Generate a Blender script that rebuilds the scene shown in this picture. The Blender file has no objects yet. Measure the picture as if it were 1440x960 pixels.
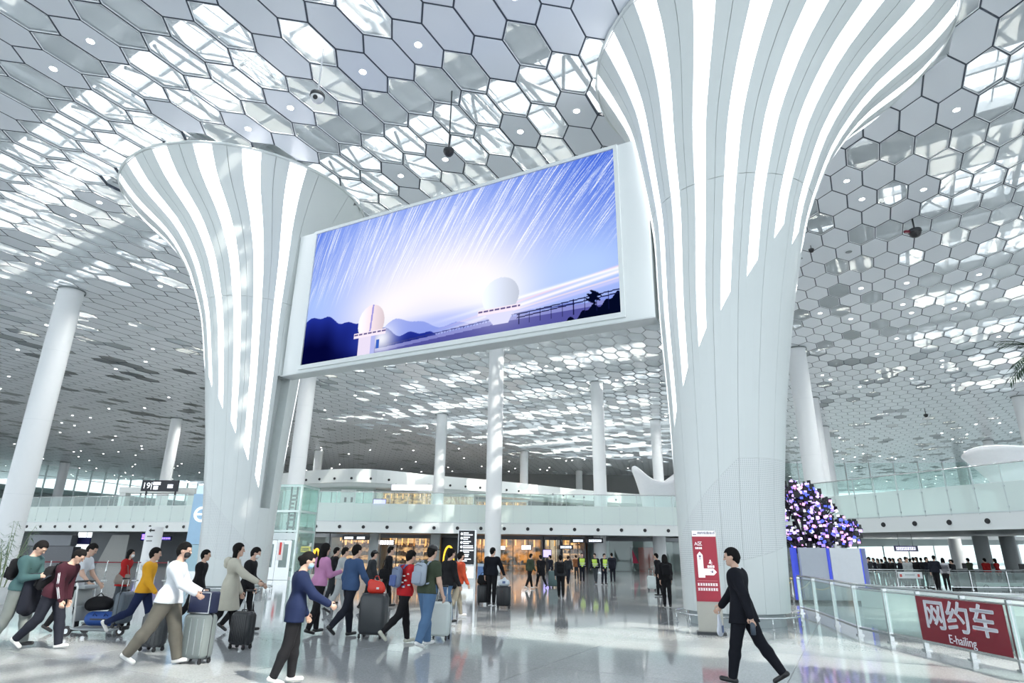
import bpy, math, random
import numpy as np
from mathutils import Vector, Matrix, noise

scene = bpy.context.scene
COL = scene.collection
random.seed(7)
RNG = np.random.default_rng(11)
PI = math.pi
R_ = math.radians

# ------------------------------------------------------------------ camera, sky, sun, exposure
CAM_F, CAM_P, CAM_R, CAM_H = 870.0, R_(18.73), R_(0.7), 1.75      # focal length in pixels of 1440x960, pitch, roll, eye height
cam_data = bpy.data.cameras.new('camera')
cam_data.sensor_width = 36.0
cam_data.lens = CAM_F / 1440.0 * 36.0
cam_data.clip_end = 2000
cam = bpy.data.objects.new('camera', cam_data)
COL.objects.link(cam)
_m = Matrix.Translation((0, 0, CAM_H)) @ Matrix.Rotation(PI / 2 + CAM_P, 4, 'X') @ Matrix.Rotation(CAM_R, 4, 'Z')
cam.matrix_world = _m
scene.camera = cam

world = bpy.data.worlds.new('sky')
scene.world = world
world.use_nodes = True
wn = world.node_tree
bg = wn.nodes['Background']
bg.inputs['Color'].default_value = (0.84, 0.93, 1.0, 1)
bg.inputs['Strength'].default_value = 1.5

sun_data = bpy.data.lights.new('sun', 'SUN')
sun_data.energy = 5.0
sun_data.angle = R_(1.0)
sun_data.color = (1.0, 0.95, 0.86)
sun = bpy.data.objects.new('sun', sun_data)
COL.objects.link(sun)
sun.rotation_euler = Vector((-0.50, 0.42, -0.76)).to_track_quat('-Z', 'Y').to_euler()

scene.view_settings.view_transform = 'Standard'
scene.view_settings.look = 'None'
scene.view_settings.exposure = 0.55
scene.view_settings.gamma = 1.0
scene.view_settings.use_curve_mapping = False
scene.cycles.max_bounces = 8
scene.cycles.diffuse_bounces = 4
scene.cycles.glossy_bounces = 3
scene.cycles.transmission_bounces = 6
scene.cycles.transparent_max_bounces = 14
scene.cycles.sample_clamp_indirect = 6.0
scene.cycles.use_denoising = True
scene.cycles.use_adaptive_sampling = True
scene.cycles.adaptive_threshold = 0.05
scene.cycles.use_light_tree = False
scene.cycles.light_sampling_threshold = 0.03

# ------------------------------------------------------------------ pixel <-> place helpers (pixels of the 1440x960 frame)
def ray(px, py):
    x, y = px - 720.0, 480.0 - py
    c, s = math.cos(CAM_R), math.sin(CAM_R)
    x, y = x * c - y * s, x * s + y * c
    return np.array([x, CAM_F * math.cos(CAM_P) - y * math.sin(CAM_P), y * math.cos(CAM_P) + CAM_F * math.sin(CAM_P)])
def at_z(px, py, z):
    r = ray(px, py); t = (z - CAM_H) / r[2]
    return r * t + np.array([0, 0, CAM_H])
def at_y(px, py, Y):
    r = ray(px, py); t = Y / r[1]
    return r * t + np.array([0, 0, CAM_H])
def fl(px, py):
    return at_z(px, py, 0.0)
def proj(X, Y, Z):
    Z = Z - CAM_H
    cz = Y * math.cos(CAM_P) + Z * math.sin(CAM_P); cy = Z * math.cos(CAM_P) - Y * math.sin(CAM_P)
    x, y = X / cz * CAM_F, cy / cz * CAM_F
    c, s = math.cos(CAM_R), math.sin(CAM_R)
    return 720 + x * c + y * s, 480 + x * s - y * c

# ------------------------------------------------------------------ materials
MATS = {}
def mat(name, col, rough=0.5, metal=0.0, spec=0.5, emit=None, es=0.0, var=0.04, scale=6.0, bump=0.0, coat=0.0, sheen=0.0):
    if name in MATS: return MATS[name]
    m = bpy.data.materials.new(name); m.use_nodes = True
    nt = m.node_tree; N = nt.nodes; p = N['Principled BSDF']
    p.inputs['Roughness'].default_value = rough
    p.inputs['Metallic'].default_value = metal
    p.inputs['Specular IOR Level'].default_value = spec
    p.inputs['Coat Weight'].default_value = coat
    if sheen: p.inputs['Sheen Weight'].default_value = sheen
    tc = N.new('ShaderNodeTexCoord'); nz = N.new('ShaderNodeTexNoise')
    nz.inputs['Scale'].default_value = scale; nz.inputs['Detail'].default_value = 3
    nt.links.new(tc.outputs['Object'], nz.inputs['Vector'])
    mx = N.new('ShaderNodeMix'); mx.data_type = 'RGBA'
    mx.inputs['A'].default_value = (*[max(0, c * (1 - var)) for c in col], 1)
    mx.inputs['B'].default_value = (*[min(1, c * (1 + var)) for c in col], 1)
    nt.links.new(nz.outputs['Fac'], mx.inputs['Factor'])
    nt.links.new(mx.outputs['Result'], p.inputs['Base Color'])
    if bump:
        b = N.new('ShaderNodeBump'); b.inputs['Strength'].default_value = bump; b.inputs['Distance'].default_value = 0.02
        nt.links.new(nz.outputs['Fac'], b.inputs['Height']); nt.links.new(b.outputs['Normal'], p.inputs['Normal'])
    if emit is not None:
        p.inputs['Emission Color'].default_value = (*emit, 1); p.inputs['Emission Strength'].default_value = es
    MATS[name] = m
    return m
def glass_mat(name, tint, alpha=0.25, rough=0.02, gloss=1.0):
    """thin architectural glass: tinted see-through with a fresnel reflection"""
    if name in MATS: return MATS[name]
    m = bpy.data.materials.new(name); m.use_nodes = True
    nt = m.node_tree; N = nt.nodes; N.clear()
    out = N.new('ShaderNodeOutputMaterial'); tr = N.new('ShaderNodeBsdfTransparent'); df = N.new('ShaderNodeBsdfDiffuse')
    gl = N.new('ShaderNodeBsdfGlossy'); lw = N.new('ShaderNodeLayerWeight'); pw = N.new('ShaderNodeMath'); fr = N.new('ShaderNodeMath'); m1 = N.new('ShaderNodeMixShader'); m2 = N.new('ShaderNodeMixShader')
    tr.inputs['Color'].default_value = (*tint, 1); df.inputs['Color'].default_value = (*tint, 1)
    gl.inputs['Roughness'].default_value = rough; gl.inputs['Color'].default_value = (gloss, gloss, gloss, 1)
    lw.inputs['Blend'].default_value = 0.5; pw.operation = 'POWER'; pw.inputs[1].default_value = 4.0; fr.operation = 'MULTIPLY_ADD'; fr.inputs[1].default_value = 0.55; fr.inputs[2].default_value = 0.04
    nt.links.new(lw.outputs['Facing'], pw.inputs[0]); nt.links.new(pw.outputs[0], fr.inputs[0])
    m1.inputs['Fac'].default_value = alpha
    nt.links.new(tr.outputs[0], m1.inputs[1]); nt.links.new(df.outputs[0], m1.inputs[2])
    nt.links.new(fr.outputs[0], m2.inputs['Fac']); nt.links.new(m1.outputs[0], m2.inputs[1]); nt.links.new(gl.outputs[0], m2.inputs[2])
    nt.links.new(m2.outputs[0], out.inputs['Surface'])
    MATS[name] = m
    return m
def emit_mat(name, col, s):
    if name in MATS: return MATS[name]
    m = bpy.data.materials.new(name); m.use_nodes = True
    nt = m.node_tree; N = nt.nodes; p = N['Principled BSDF']
    p.inputs['Base Color'].default_value = (*col, 1); p.inputs['Roughness'].default_value = 0.4
    p.inputs['Emission Color'].default_value = (*col, 1); p.inputs['Emission Strength'].default_value = s
    if name != 'luminous_strip': m.cycles.emission_sampling = 'NONE'
    MATS[name] = m
    return m

WHITE = mat('white_cladding', (0.76, 0.80, 0.785), 0.3, var=0.02, scale=0.6)
PILLARW = mat('white_pillar_paint', (0.84, 0.86, 0.87), 0.35, var=0.02, scale=0.5)
STEEL = mat('brushed_steel', (0.62, 0.64, 0.64), 0.25, 1.0, var=0.06, scale=30)
CHROME = mat('polished_steel', (0.78, 0.80, 0.80), 0.08, 1.0)
DARK = mat('dark_metal', (0.03, 0.035, 0.04), 0.45)
BLACK = mat('black_plastic', (0.012, 0.012, 0.014), 0.4)

# ------------------------------------------------------------------ mesh helpers
class MB:
    """collects shapes; build() links them as ONE mesh object"""
    def __init__(s): s.v = []; s.f = []; s.sm = []
    def add(s, vs, fs, smooth=False):
        o = len(s.v); s.v.extend([tuple(map(float, p)) for p in vs]); s.f.extend([tuple(i + o for i in f) for f in fs]); s.sm.extend([smooth] * len(fs))
        return s
    def box(s, c, d, rz=0.0):
        x, y, z = c; a, b, h = d[0] / 2, d[1] / 2, d[2] / 2; co, si = math.cos(rz), math.sin(rz)
        vs = [(x + i * a * co - j * b * si, y + i * a * si + j * b * co, z + k * h) for k in (-1, 1) for j in (-1, 1) for i in (-1, 1)]
        return s.add(vs, [(0, 2, 3, 1), (4, 5, 7, 6), (0, 1, 5, 4), (2, 6, 7, 3), (0, 4, 6, 2), (1, 3, 7, 5)])
    def rbox(s, c, d, r=0.03, rz=0.0, seg=3):
        """box with rounded vertical edges and a softened top/bottom"""
        x, y, z = c; a, b, h = d[0] / 2, d[1] / 2, d[2] / 2; co, si = math.cos(rz), math.sin(rz)
        r = min(r, a * .95, b * .95, h * .95); pr = []
        for q in range(4):
            cx, cy = [(a - r, b - r), (-a + r, b - r), (-a + r, -b + r), (a - r, -b + r)][q]
            for k in range(seg + 1):
                t = PI / 2 * (q + k / seg); pr.append((cx, cy, math.cos(t), math.sin(t)))
        n = len(pr); lev = [(-h, 0.0), (-h + r * .35, .65), (-h + r, 1.0), (h - r, 1.0), (h - r * .35, .65), (h, 0.0)]
        vs = []
        for zz, k in lev:
            for cx, cy, ux, uy in pr:
                lx, ly = cx + ux * r * k, cy + uy * r * k
                vs.append((x + lx * co - ly * si, y + lx * si + ly * co, z + zz))
        fs = [tuple(range(n - 1, -1, -1)), tuple(range((len(lev) - 1) * n, len(lev) * n))]
        s.add(vs, fs, False); o = len(s.v) - len(vs)
        for l in range(len(lev) - 1):
            for k in range(n):
                s.f.append((o + l * n + k, o + l * n + (k + 1) % n, o + (l + 1) * n + (k + 1) % n, o + (l + 1) * n + k)); s.sm.append(True)
        return s
    def tube(s, pts, r, seg=8, cap=True):
        """round bar along a path; r a number or one radius per point"""
        P = [Vector(p) for p in pts]; n = len(P); rr = r if hasattr(r, '__len__') else [r] * n
        vs = []; fs = []; up = None
        for i in range(n):
            t = (P[min(i + 1, n - 1)] - P[max(i - 1, 0)]).normalized()
            if up is None: up = t.orthogonal().normalized()
            up = (up - t * up.dot(t)); up = up.normalized() if up.length > 1e-6 else t.orthogonal().normalized()
            sd = t.cross(up)
            for k in range(seg):
                a = 2 * PI * k / seg; vs.append(P[i] + (up * math.cos(a) + sd * math.sin(a)) * rr[i])
        for i in range(n - 1):
            for k in range(seg):
                fs.append((i * seg + k, i * seg + (k + 1) % seg, (i + 1) * seg + (k + 1) % seg, (i + 1) * seg + k))
        s.add(vs, fs, True); o = len(s.v) - len(vs)
        if cap:
            s.f.append(tuple(o + k for k in reversed(range(seg)))); s.sm.append(False)
            s.f.append(tuple(o + (n - 1) * seg + k for k in range(seg))); s.sm.append(False)
        return s
    def lathe(s, c, prof, seg=24, ang=(0, 2 * PI)):
        full = abs(ang[1] - ang[0] - 2 * PI) < 1e-6; m = seg if full else seg + 1
        vs = [(c[0] + r * math.cos(ang[0] + (ang[1] - ang[0]) * k / seg), c[1] + r * math.sin(ang[0] + (ang[1] - ang[0]) * k / seg), c[2] + z) for r, z in prof for k in range(m)]
        fs = [(i * m + k, i * m + (k + 1) % m, (i + 1) * m + (k + 1) % m, (i + 1) * m + k) for i in range(len(prof) - 1) for k in range(seg)]
        return s.add(vs, fs, True)
    def disc(s, c, r, nrm=(0, 0, -1), seg=16, thick=0.02):
        n = Vector(nrm).normalized(); c = Vector(c)
        return s.tube([c, c + n * thick], r, seg)
    def prism(s, poly, o, ux, uy, un, t):
        """polygon (2-D list) in the frame o, ux, uy extruded by t along un"""
        o, ux, uy, un = Vector(o), Vector(ux), Vector(uy), Vector(un); n = len(poly)
        vs = [o + ux * a + uy * b for a, b in poly] + [o + ux * a + uy * b + un * t for a, b in poly]
        fs = [tuple(range(n))[::-1], tuple(range(n, 2 * n))] + [(k, (k + 1) % n, n + (k + 1) % n, n + k) for k in range(n)]
        return s.add(vs, fs)
    def build(s, name, m, parent=None, smooth=None):
        me = bpy.data.meshes.new(name); me.from_pydata(s.v, [], s.f)
        sm = s.sm if smooth is None else [smooth] * len(s.f)
        me.polygons.foreach_set('use_smooth', sm)
        me.materials.append(m); me.validate()
        return link(name, me, parent)
def link(name, me, parent=None):
    o = bpy.data.objects.new(name, me); COL.objects.link(o)
    if parent is not None: o.parent = parent
    return o
def np_mesh(name, V, Fq, m, parent=None, smooth=True):
    """mesh object from arrays of vertices and quads"""
    me = bpy.data.meshes.new(name); V = np.asarray(V, np.float32); Fq = np.asarray(Fq, np.int32)
    me.vertices.add(len(V)); me.vertices.foreach_set('co', V.ravel())
    k = Fq.shape[1]; me.loops.add(Fq.size); me.loops.foreach_set('vertex_index', Fq.ravel())
    me.polygons.add(len(Fq)); me.polygons.foreach_set('loop_start', np.arange(0, Fq.size, k, dtype=np.int32))
    me.polygons.foreach_set('use_smooth', np.full(len(Fq), smooth, bool))
    if m is not None: me.materials.append(m)
    me.update(calc_edges=True); me.validate()
    return link(name, me, parent)
def tag(o, label=None, cat=None, group=None, kind=None):
    if label: o['label'] = label
    if cat: o['category'] = cat
    if group: o['group'] = group
    if kind: o['kind'] = kind
    return o
def empty(name, loc=(0, 0, 0), rz=0.0, label=None, cat=None, group=None, kind=None):
    o = bpy.data.objects.new(name, None); COL.objects.link(o); o.location = loc; o.rotation_euler = (0, 0, rz); o.empty_display_size = 0.2
    return tag(o, label, cat, group, kind)
def instance(src, parent, loc, rz=0.0, name=None):
    c = bpy.data.objects.new(name or src.name.split('.')[0], src.data); COL.objects.link(c); c.parent = parent; c.location = loc; c.rotation_euler = (0, 0, rz)
    return c
def text_obj(name, body, size, m, parent, loc, rot, align='CENTER', extrude=0.004, squash=1.0, bold=0.0):
    """real lettering converted to a mesh"""
    cu = bpy.data.curves.new(name, 'FONT'); cu.body = body; cu.size = size; cu.align_x = align; cu.align_y = 'CENTER'; cu.extrude = extrude; cu.resolution_u = 3; cu.offset = bold
    t = bpy.data.objects.new(name, cu); COL.objects.link(t)
    dg = bpy.context.evaluated_depsgraph_get(); me = bpy.data.meshes.new_from_object(t.evaluated_get(dg))
    bpy.data.objects.remove(t); bpy.data.curves.remove(cu)
    me.materials.clear(); me.materials.append(m)
    o = link(name, me, parent); o.location = loc; o.rotation_euler = rot; o.scale = (squash, 1, 1)
    return o
# ------------------------------------------------------------------ floor: polished pale terrazzo slabs
def floor_material():
    m = bpy.data.materials.new('polished_terrazzo'); m.use_nodes = True
    nt = m.node_tree; N = nt.nodes; p = N['Principled BSDF']
    tc = N.new('ShaderNodeTexCoord')
    n1 = N.new('ShaderNodeTexVoronoi'); n1.inputs['Scale'].default_value = 55; nt.links.new(tc.outputs['Object'], n1.inputs['Vector'])
    n2 = N.new('ShaderNodeTexNoise'); n2.inputs['Scale'].default_value = 0.25; n2.inputs['Detail'].default_value = 3; nt.links.new(tc.outputs['Object'], n2.inputs['Vector'])
    r1 = N.new('ShaderNodeValToRGB'); r1.color_ramp.elements[0].color = (0.40, 0.42, 0.43, 1); r1.color_ramp.elements[1].color = (0.57, 0.59, 0.60, 1)
    nt.links.new(n1.outputs['Color'], r1.inputs['Fac'])
    mx = N.new('ShaderNodeMix'); mx.data_type = 'RGBA'; mx.blend_type = 'MULTIPLY'; mx.inputs['Factor'].default_value = 0.25
    nt.links.new(r1.outputs['Color'], mx.inputs['A']); nt.links.new(n2.outputs['Fac'], mx.inputs['B'])
    nt.links.new(mx.outputs['Result'], p.inputs['Base Color'])
    p.inputs['Roughness'].default_value = 0.07; p.inputs['Specular IOR Level'].default_value = 0.8; p.inputs['IOR'].default_value = 1.55
    return m
FLOOR = floor_material()
floor = MB().add([(-220, -40, -0.012), (220, -40, -0.012), (220, 240, -0.012), (-220, 240, -0.012)], [(0, 1, 2, 3)]).build('floor', mat('floor_joint', (0.30, 0.32, 0.33), 0.3))
tag(floor, 'polished pale grey terrazzo floor of the hall', None, None, 'structure')
# slabs of 3.6 m laid square to the entrance direction; the near ones are single pieces, the far ones one surface
FLA = R_(-27.8); fu = np.array([math.cos(FLA), math.sin(FLA)]); fv = np.array([-fu[1], fu[0]]); FS = 3.6
slab_me = MB().box((0, 0, -0.006), (FS - 0.014, FS - 0.014, 0.012)).build('slab_master', FLOOR)
slab_data = slab_me.data; bpy.data.objects.remove(slab_me)
far = MB()
for i in range(-60, 61):
    for j in range(-60, 61):
        c = fu * (i * FS + 0.7) + fv * (j * FS + 1.1)
        if not (-4 < c[1] < 150 and abs(c[0]) < 20 + 0.95 * c[1]): continue
        d = math.hypot(*c)
        if d < 26:
            o = link('floor_slab', slab_data, floor); o.location = (c[0], c[1], 0); o.rotation_euler = (0, 0, FLA)
        else:
            far.box((c[0], c[1], -0.006), (FS - 0.014, FS - 0.014, 0.012), FLA)
tag(far.build('floor_paving', FLOOR, floor), kind='stuff')

# ------------------------------------------------------------------ the two flared columns (plan circles whose centre drifts outward with height)
ZK = np.array([0, 3, 6, 9, 12, 14.5, 16.5, 18.2, 19.5])
RK = np.array([1.349, 1.434, 1.67, 2.015, 2.399, 3.116, 4.024, 5.45, 6.30])
SK = np.array([0, .029, .099, .183, .318, .456, .662, .92, 1.0])
_zz = np.linspace(0, 19.5, 400)
def _smooth(y):
    f = np.interp(_zz, ZK, y); k = np.exp(-0.5 * (np.arange(-30, 31) / 11.0) ** 2); k /= k.sum()
    fp = np.r_[2 * f[0] - f[30:0:-1], f, 2 * f[-1] - f[-2:-32:-1]]
    return np.convolve(fp, k, 'valid')
RZ, SZ = _smooth(RK), _smooth(SK)
CEIL_Z = 19.5
COLS = {'R': (np.array([6.157, 18.204]), np.array([9.481, 19.053])), 'L': (np.array([-11.491, 27.516]), np.array([-14.65, 30.35]))}
axis = (COLS['L'][0] - COLS['R'][0]); AXLEN = float(np.linalg.norm(axis)); axis = axis / AXLEN

def perf_material():
    """white sheet punched with rows of small round holes (UV in metres)"""
    m = bpy.data.materials.new('perforated_white_sheet'); m.use_nodes = True
    nt = m.node_tree; N = nt.nodes; p = N['Principled BSDF']; p.inputs['Roughness'].default_value = 0.35
    uv = N.new('ShaderNodeTexCoord'); sx = N.new('ShaderNodeSeparateXYZ'); nt.links.new(uv.outputs['UV'], sx.inputs[0])
    def M(op, a, b=None):
        n = N.new('ShaderNodeMath'); n.operation = op
        for k, q in enumerate([a, b]):
            if q is None: continue
            if isinstance(q, (int, float)): n.inputs[k].default_value = q
            else: nt.links.new(q, n.inputs[k])
        return n.outputs[0]
    s = 1 / 0.05
    fx = M('SUBTRACT', M('FRACT', M('MULTIPLY', sx.outputs[0], s)), 0.5); fy = M('SUBTRACT', M('FRACT', M('MULTIPLY', sx.outputs[1], s)), 0.5)
    d = M('SQRT', M('ADD', M('MULTIPLY', fx, fx), M('MULTIPLY', fy, fy)))
    h = M('LESS_THAN', d, 0.30)
    mx = N.new('ShaderNodeMix'); mx.data_type = 'RGBA'; mx.inputs['A'].default_value = (0.80, 0.83, 0.82, 1); mx.inputs['B'].default_value = (0.56, 0.60, 0.60, 1)
    nt.links.new(h, mx.inputs['Factor']); nt.links.new(mx.outputs['Result'], p.inputs['Base Color'])
    return m
PERF = perf_material()
STRIP = emit_mat('luminous_strip', (0.955, 0.95, 1.0), 2.2)
SEAM = mat('column_core_grey', (0.42, 0.45, 0.45), 0.6)

def column(key, label):
    base, rim = COLS[key]; inward = axis if key == 'R' else -axis
    a0 = math.atan2(inward[1], inward[0])
    sgn = 1.0 if key == 'R' else -1.0     # turn from the inward direction towards the camera side
    root = empty('flared_column', (base[0], base[1], 0), 0, label, 'column', 'flared columns carrying the big screen')
    def P(phi, z, off=0.0):               # phi in degrees from the inward direction
        r = np.interp(z, _zz, RZ) + off; s = np.interp(z, _zz, SZ); c = (rim - base) * s
        a = a0 + sgn * R_(phi)
        return (c[0] + r * math.cos(a), c[1] + r * math.sin(a), z)
    z_end = lambda f: min(10.6, 3.0 + 0.05 * abs(f) + 0.4 * math.sin(R_(abs(f)))) if abs(f) < 140 else 10.6
    z_up = lambda f: 1.35 + 0.026 * min(abs(f), 110) ; z_lo = lambda f: 0.95 + 0.006 * abs(f)
    def sheet(name, m, f0, f1, zb, zt, off, thick=0.05, nf=3, parent=root, uv=False):
        """curved panel between the angles f0..f1; zb/zt give lower/upper height per angle"""
        nz = max(2, int((zt((f0 + f1) / 2) - zb((f0 + f1) / 2)) / 0.6) + 2); vs = []; fs = []
        for i in range(nz):
            for j in range(nf):
                f = f0 + (f1 - f0) * j / (nf - 1); z = zb(f) + (zt(f) - zb(f)) * i / (nz - 1); vs.append(P(f, z, off))
        for i in range(nz - 1):
            for j in range(nf - 1):
                q = (i * nf + j, i * nf + j + 1, (i + 1) * nf + j + 1, (i + 1) * nf + j); fs.append(q if sgn > 0 else q[::-1])
        mb = MB(); mb.add(vs, fs, True)
        n0 = len(vs)                      # returned edges
        rimv = [i * nf for i in range(nz)], [i * nf + nf - 1 for i in range(nz)], list(range(nf)), [(nz - 1) * nf + j for j in range(nf)]
        for ed in rimv:
            inn = []
            for k in ed:
                i, j = divmod(k, nf); f = f0 + (f1 - f0) * j / (nf - 1); z = zb(f) + (zt(f) - zb(f)) * i / (nz - 1); inn.append(P(f, z, off - thick))
            vv = [vs[k] for k in ed] + inn; n = len(ed)
            mb.add(vv, [(k, k + 1, n + k + 1, n + k) for k in range(n - 1)], False)
        o = mb.build(name, m, parent)
        if uv:
            l = o.data.uv_layers.new(name='uv'); rr = float(np.interp(2.5, _zz, RZ))
            for lp in o.data.loops:
                co = o.data.vertices[lp.vertex_index].co; l.data[lp.index].uv = (math.atan2(co.y, co.x) * rr, co.z)
        return o
    # inner core seen only through the joints
    core = MB(); vs = []; zs = np.linspace(0.3, 19.5, 34); n = 72
    for z in zs:
        for k in range(n): vs.append(P(360 * k / n, z, -0.10))
    core.add(vs, [(i * n + k, i * n + (k + 1) % n, (i + 1) * n + (k + 1) % n, (i + 1) * n + k) for i in range(len(zs) - 1) for k in range(n) if not (3.0 < zs[i] < 9.0 and (k < 2 or k >= n - 2))], True)
    core.build('core', SEAM, root)
    W = 3.9; G = 0.12                     # half width of a light strip, half width of a joint (degrees)
    for s in range(18):
        f = 20.0 * s
        fs_ = f if f <= 180 else f - 360
        if s == 17:
            ze = 19.2                      # plain cladding beside the screen slot
        elif s != 0:
            ze = z_end(fs_)
            sheet('light_strip', STRIP, fs_ - W, fs_ + W, lambda q, ze=ze, fs_=fs_: ze + (0.07 * (q - fs_ + W) if fs_ > 0 else 0.07 * (fs_ + W - q)), lambda q: 19.35, -0.02, 0.05)
        for lo, hi in ((fs_ - 10, fs_ - W), (fs_ + W, fs_ + 10)) if s else ():
            a, b = lo + (G if lo == fs_ - 10 else 0), hi - (G if hi == fs_ + 10 else 0)
            zend = z_end(fs_) if s else 9.0
            sheet('cladding_panel', WHITE, a, b, lambda q: 0.32, lambda q: z_lo(q) - 0.004, 0.02)
            sheet('perforated_panel', PERF, a, b, z_lo, lambda q: z_up(q) - 0.004, 0.02, uv=True)
            mid = 12.6
            sheet('cladding_panel', WHITE, a, b, z_up, lambda q: mid - 0.02, 0.02)
            sheet('cladding_panel', WHITE, a, b, lambda q: mid, lambda q: 19.45, 0.02)
        if s:                              # closing piece under each light strip
            sheet('cladding_panel', WHITE, fs_ - W, fs_ + W, lambda q: 0.32, lambda q: z_lo(q) - 0.004, 0.02)
            sheet('perforated_panel', PERF, fs_ - W, fs_ + W, z_lo, lambda q: z_up(q) - 0.004, 0.02, uv=True)
            sheet('cladding_panel', WHITE, fs_ - W, fs_ + W, z_up, lambda q, ze=ze, fs_=fs_: ze - 0.02 + (0.07 * (q - fs_ + W) if fs_ > 0 else 0.07 * (fs_ + W - q)), 0.02)
        else:                              # slot that the screen housing runs into
            SW = 9.88
            sheet('cladding_panel', WHITE, -SW, SW, lambda q: 0.32, lambda q: 3.35, 0.02, nf=7)
            sheet('cladding_panel', WHITE, -SW, SW, lambda q: 9.1, lambda q: 12.58, 0.02, nf=7)
            sheet('cladding_panel', WHITE, -SW, SW, lambda q: 12.6, lambda q: 19.45, 0.02, nf=7)
            SG = mat('slot_shade_grey', (0.62, 0.66, 0.65), 0.45)  # greyer than the cladding: the shade of the recess is put into the colour
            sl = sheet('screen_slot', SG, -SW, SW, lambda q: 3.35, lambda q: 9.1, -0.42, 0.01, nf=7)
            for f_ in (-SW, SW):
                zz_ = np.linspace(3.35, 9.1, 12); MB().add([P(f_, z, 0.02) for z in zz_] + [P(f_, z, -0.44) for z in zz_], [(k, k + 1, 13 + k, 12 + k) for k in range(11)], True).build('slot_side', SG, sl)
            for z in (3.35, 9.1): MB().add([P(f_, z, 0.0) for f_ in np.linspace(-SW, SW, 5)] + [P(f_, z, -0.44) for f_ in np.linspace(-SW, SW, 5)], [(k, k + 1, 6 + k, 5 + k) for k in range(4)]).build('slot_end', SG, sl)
    # rim lip, shadow gap plinth, chrome bumper rail on posts
    MB().tube([P(f, 19.42, 0.03) for f in range(0, 361, 6)], 0.07, 8, False).build('rim_lip', WHITE, root)
    r0 = float(RZ[0])
    MB().lathe((0, 0, 0), [(r0 - 0.10, 0), (r0 - 0.10, 0.34)], 48).build('plinth', mat('plinth_glass', (0.42, 0.47, 0.48), 0.1), root)
    MB().tube([((r0 + 0.26) * math.cos(R_(a)), (r0 + 0.26) * math.sin(R_(a)), 0.25) for a in range(0, 361, 6)], 0.022, 8, False).build('bumper_rail', CHROME, root)
    for k in range(14):
        a = 2 * PI * k / 14; mb = MB()
        mb.tube([((r0 + .26) * math.cos(a), (r0 + .26) * math.sin(a), 0), ((r0 + .26) * math.cos(a), (r0 + .26) * math.sin(a), 0.25)], 0.016, 6)
        mb.disc(((r0 + .26) * math.cos(a), (r0 + .26) * math.sin(a), 0.001), 0.05, (0, 0, 1), 10, 0.012); mb.build('rail_post', CHROME, root)
    return root
column('R', 'huge white flared column with glowing strips right of the big screen')
column('L', 'huge white flared column with glowing strips left of the big screen')

# ------------------------------------------------------------------ slender round pillars
def pillar(X, Y, r, label, top=CEIL_Z):
    root = empty('round_pillar', (X, Y, 0), 0, label, 'pillar', 'slender white pillars under the ceiling')
    mb = MB(); mb.lathe((0, 0, 0), [(r, 0.12), (r, top - 0.25), (r, top - 0.02)], 28); mb.build('shaft', PILLARW, root)
    MB().lathe((0, 0, 0), [(r + 0.02, 0), (r + 0.02, 0.12), (r, 0.125)], 28).build('base_ring', STEEL, root)
    MB().lathe((0, 0, 0), [(r + 0.10, top - 0.14), (r + 0.10, top - 0.02)], 28).build('collar', mat('collar_dark', (0.25, 0.28, 0.28), 0.5), root)
    mb = MB()
    for z in (4.9, 9.8, 14.7): mb.lathe((0, 0, 0), [(r + 0.004, z), (r + 0.004, z + 0.02)], 28)
    mb.build('joint_rings', mat('joint_grey', (0.74, 0.77, 0.78), 0.5), root)
    return root
for px, py, r, lab in [
        (101, 408, .80, 'thick white pillar at the far left edge near the potted bamboo'),
        (249, 588, .75, 'white pillar rising past the black gate 19 sign'),
        (437, 505, .75, 'white pillar standing behind the glass lift'),
        (622, 582, .72, 'white pillar in front of the long lit sign upstairs'),
        (839, 537, .68, 'white pillar left of the white horn shaped funnel'),
        (737, 634, .75, 'thin far white pillar just right of the centre pillar'),
        (814, 661, .75, 'thinnest far white pillar above the upstairs fascia'),
        (921, 590, .70, 'pale far pillar rising behind the white horn shaped funnel'),
        (449, 633, .80, 'short looking far pillar above the left end of the curved fascia'),
        (92, 650, .95, 'far pillar standing before the left window wall'),
        (1119, 490, .80, 'white pillar closest to the right flared column'),
        (1140, 560, .85, 'second white pillar in the row right of the flared column'),
        (1155, 600, .95, 'third white pillar in the row behind the light tree'),
        (1433, 557, .75, 'white pillar cut by the right picture edge'),
        (1389, 619, .70, 'far pillar behind the white swooping funnel at right'),
        (1351, 655, .8, 'farthest pillar standing in the bright gap at right')]:
    w = at_z(px, py, CEIL_Z); pillar(w[0], w[1], r, lab)
w = at_y(693, 760, 53.0); pillar(w[0], w[1], .66, 'white pillar in front of the balcony centre beside the black directory')

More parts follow.
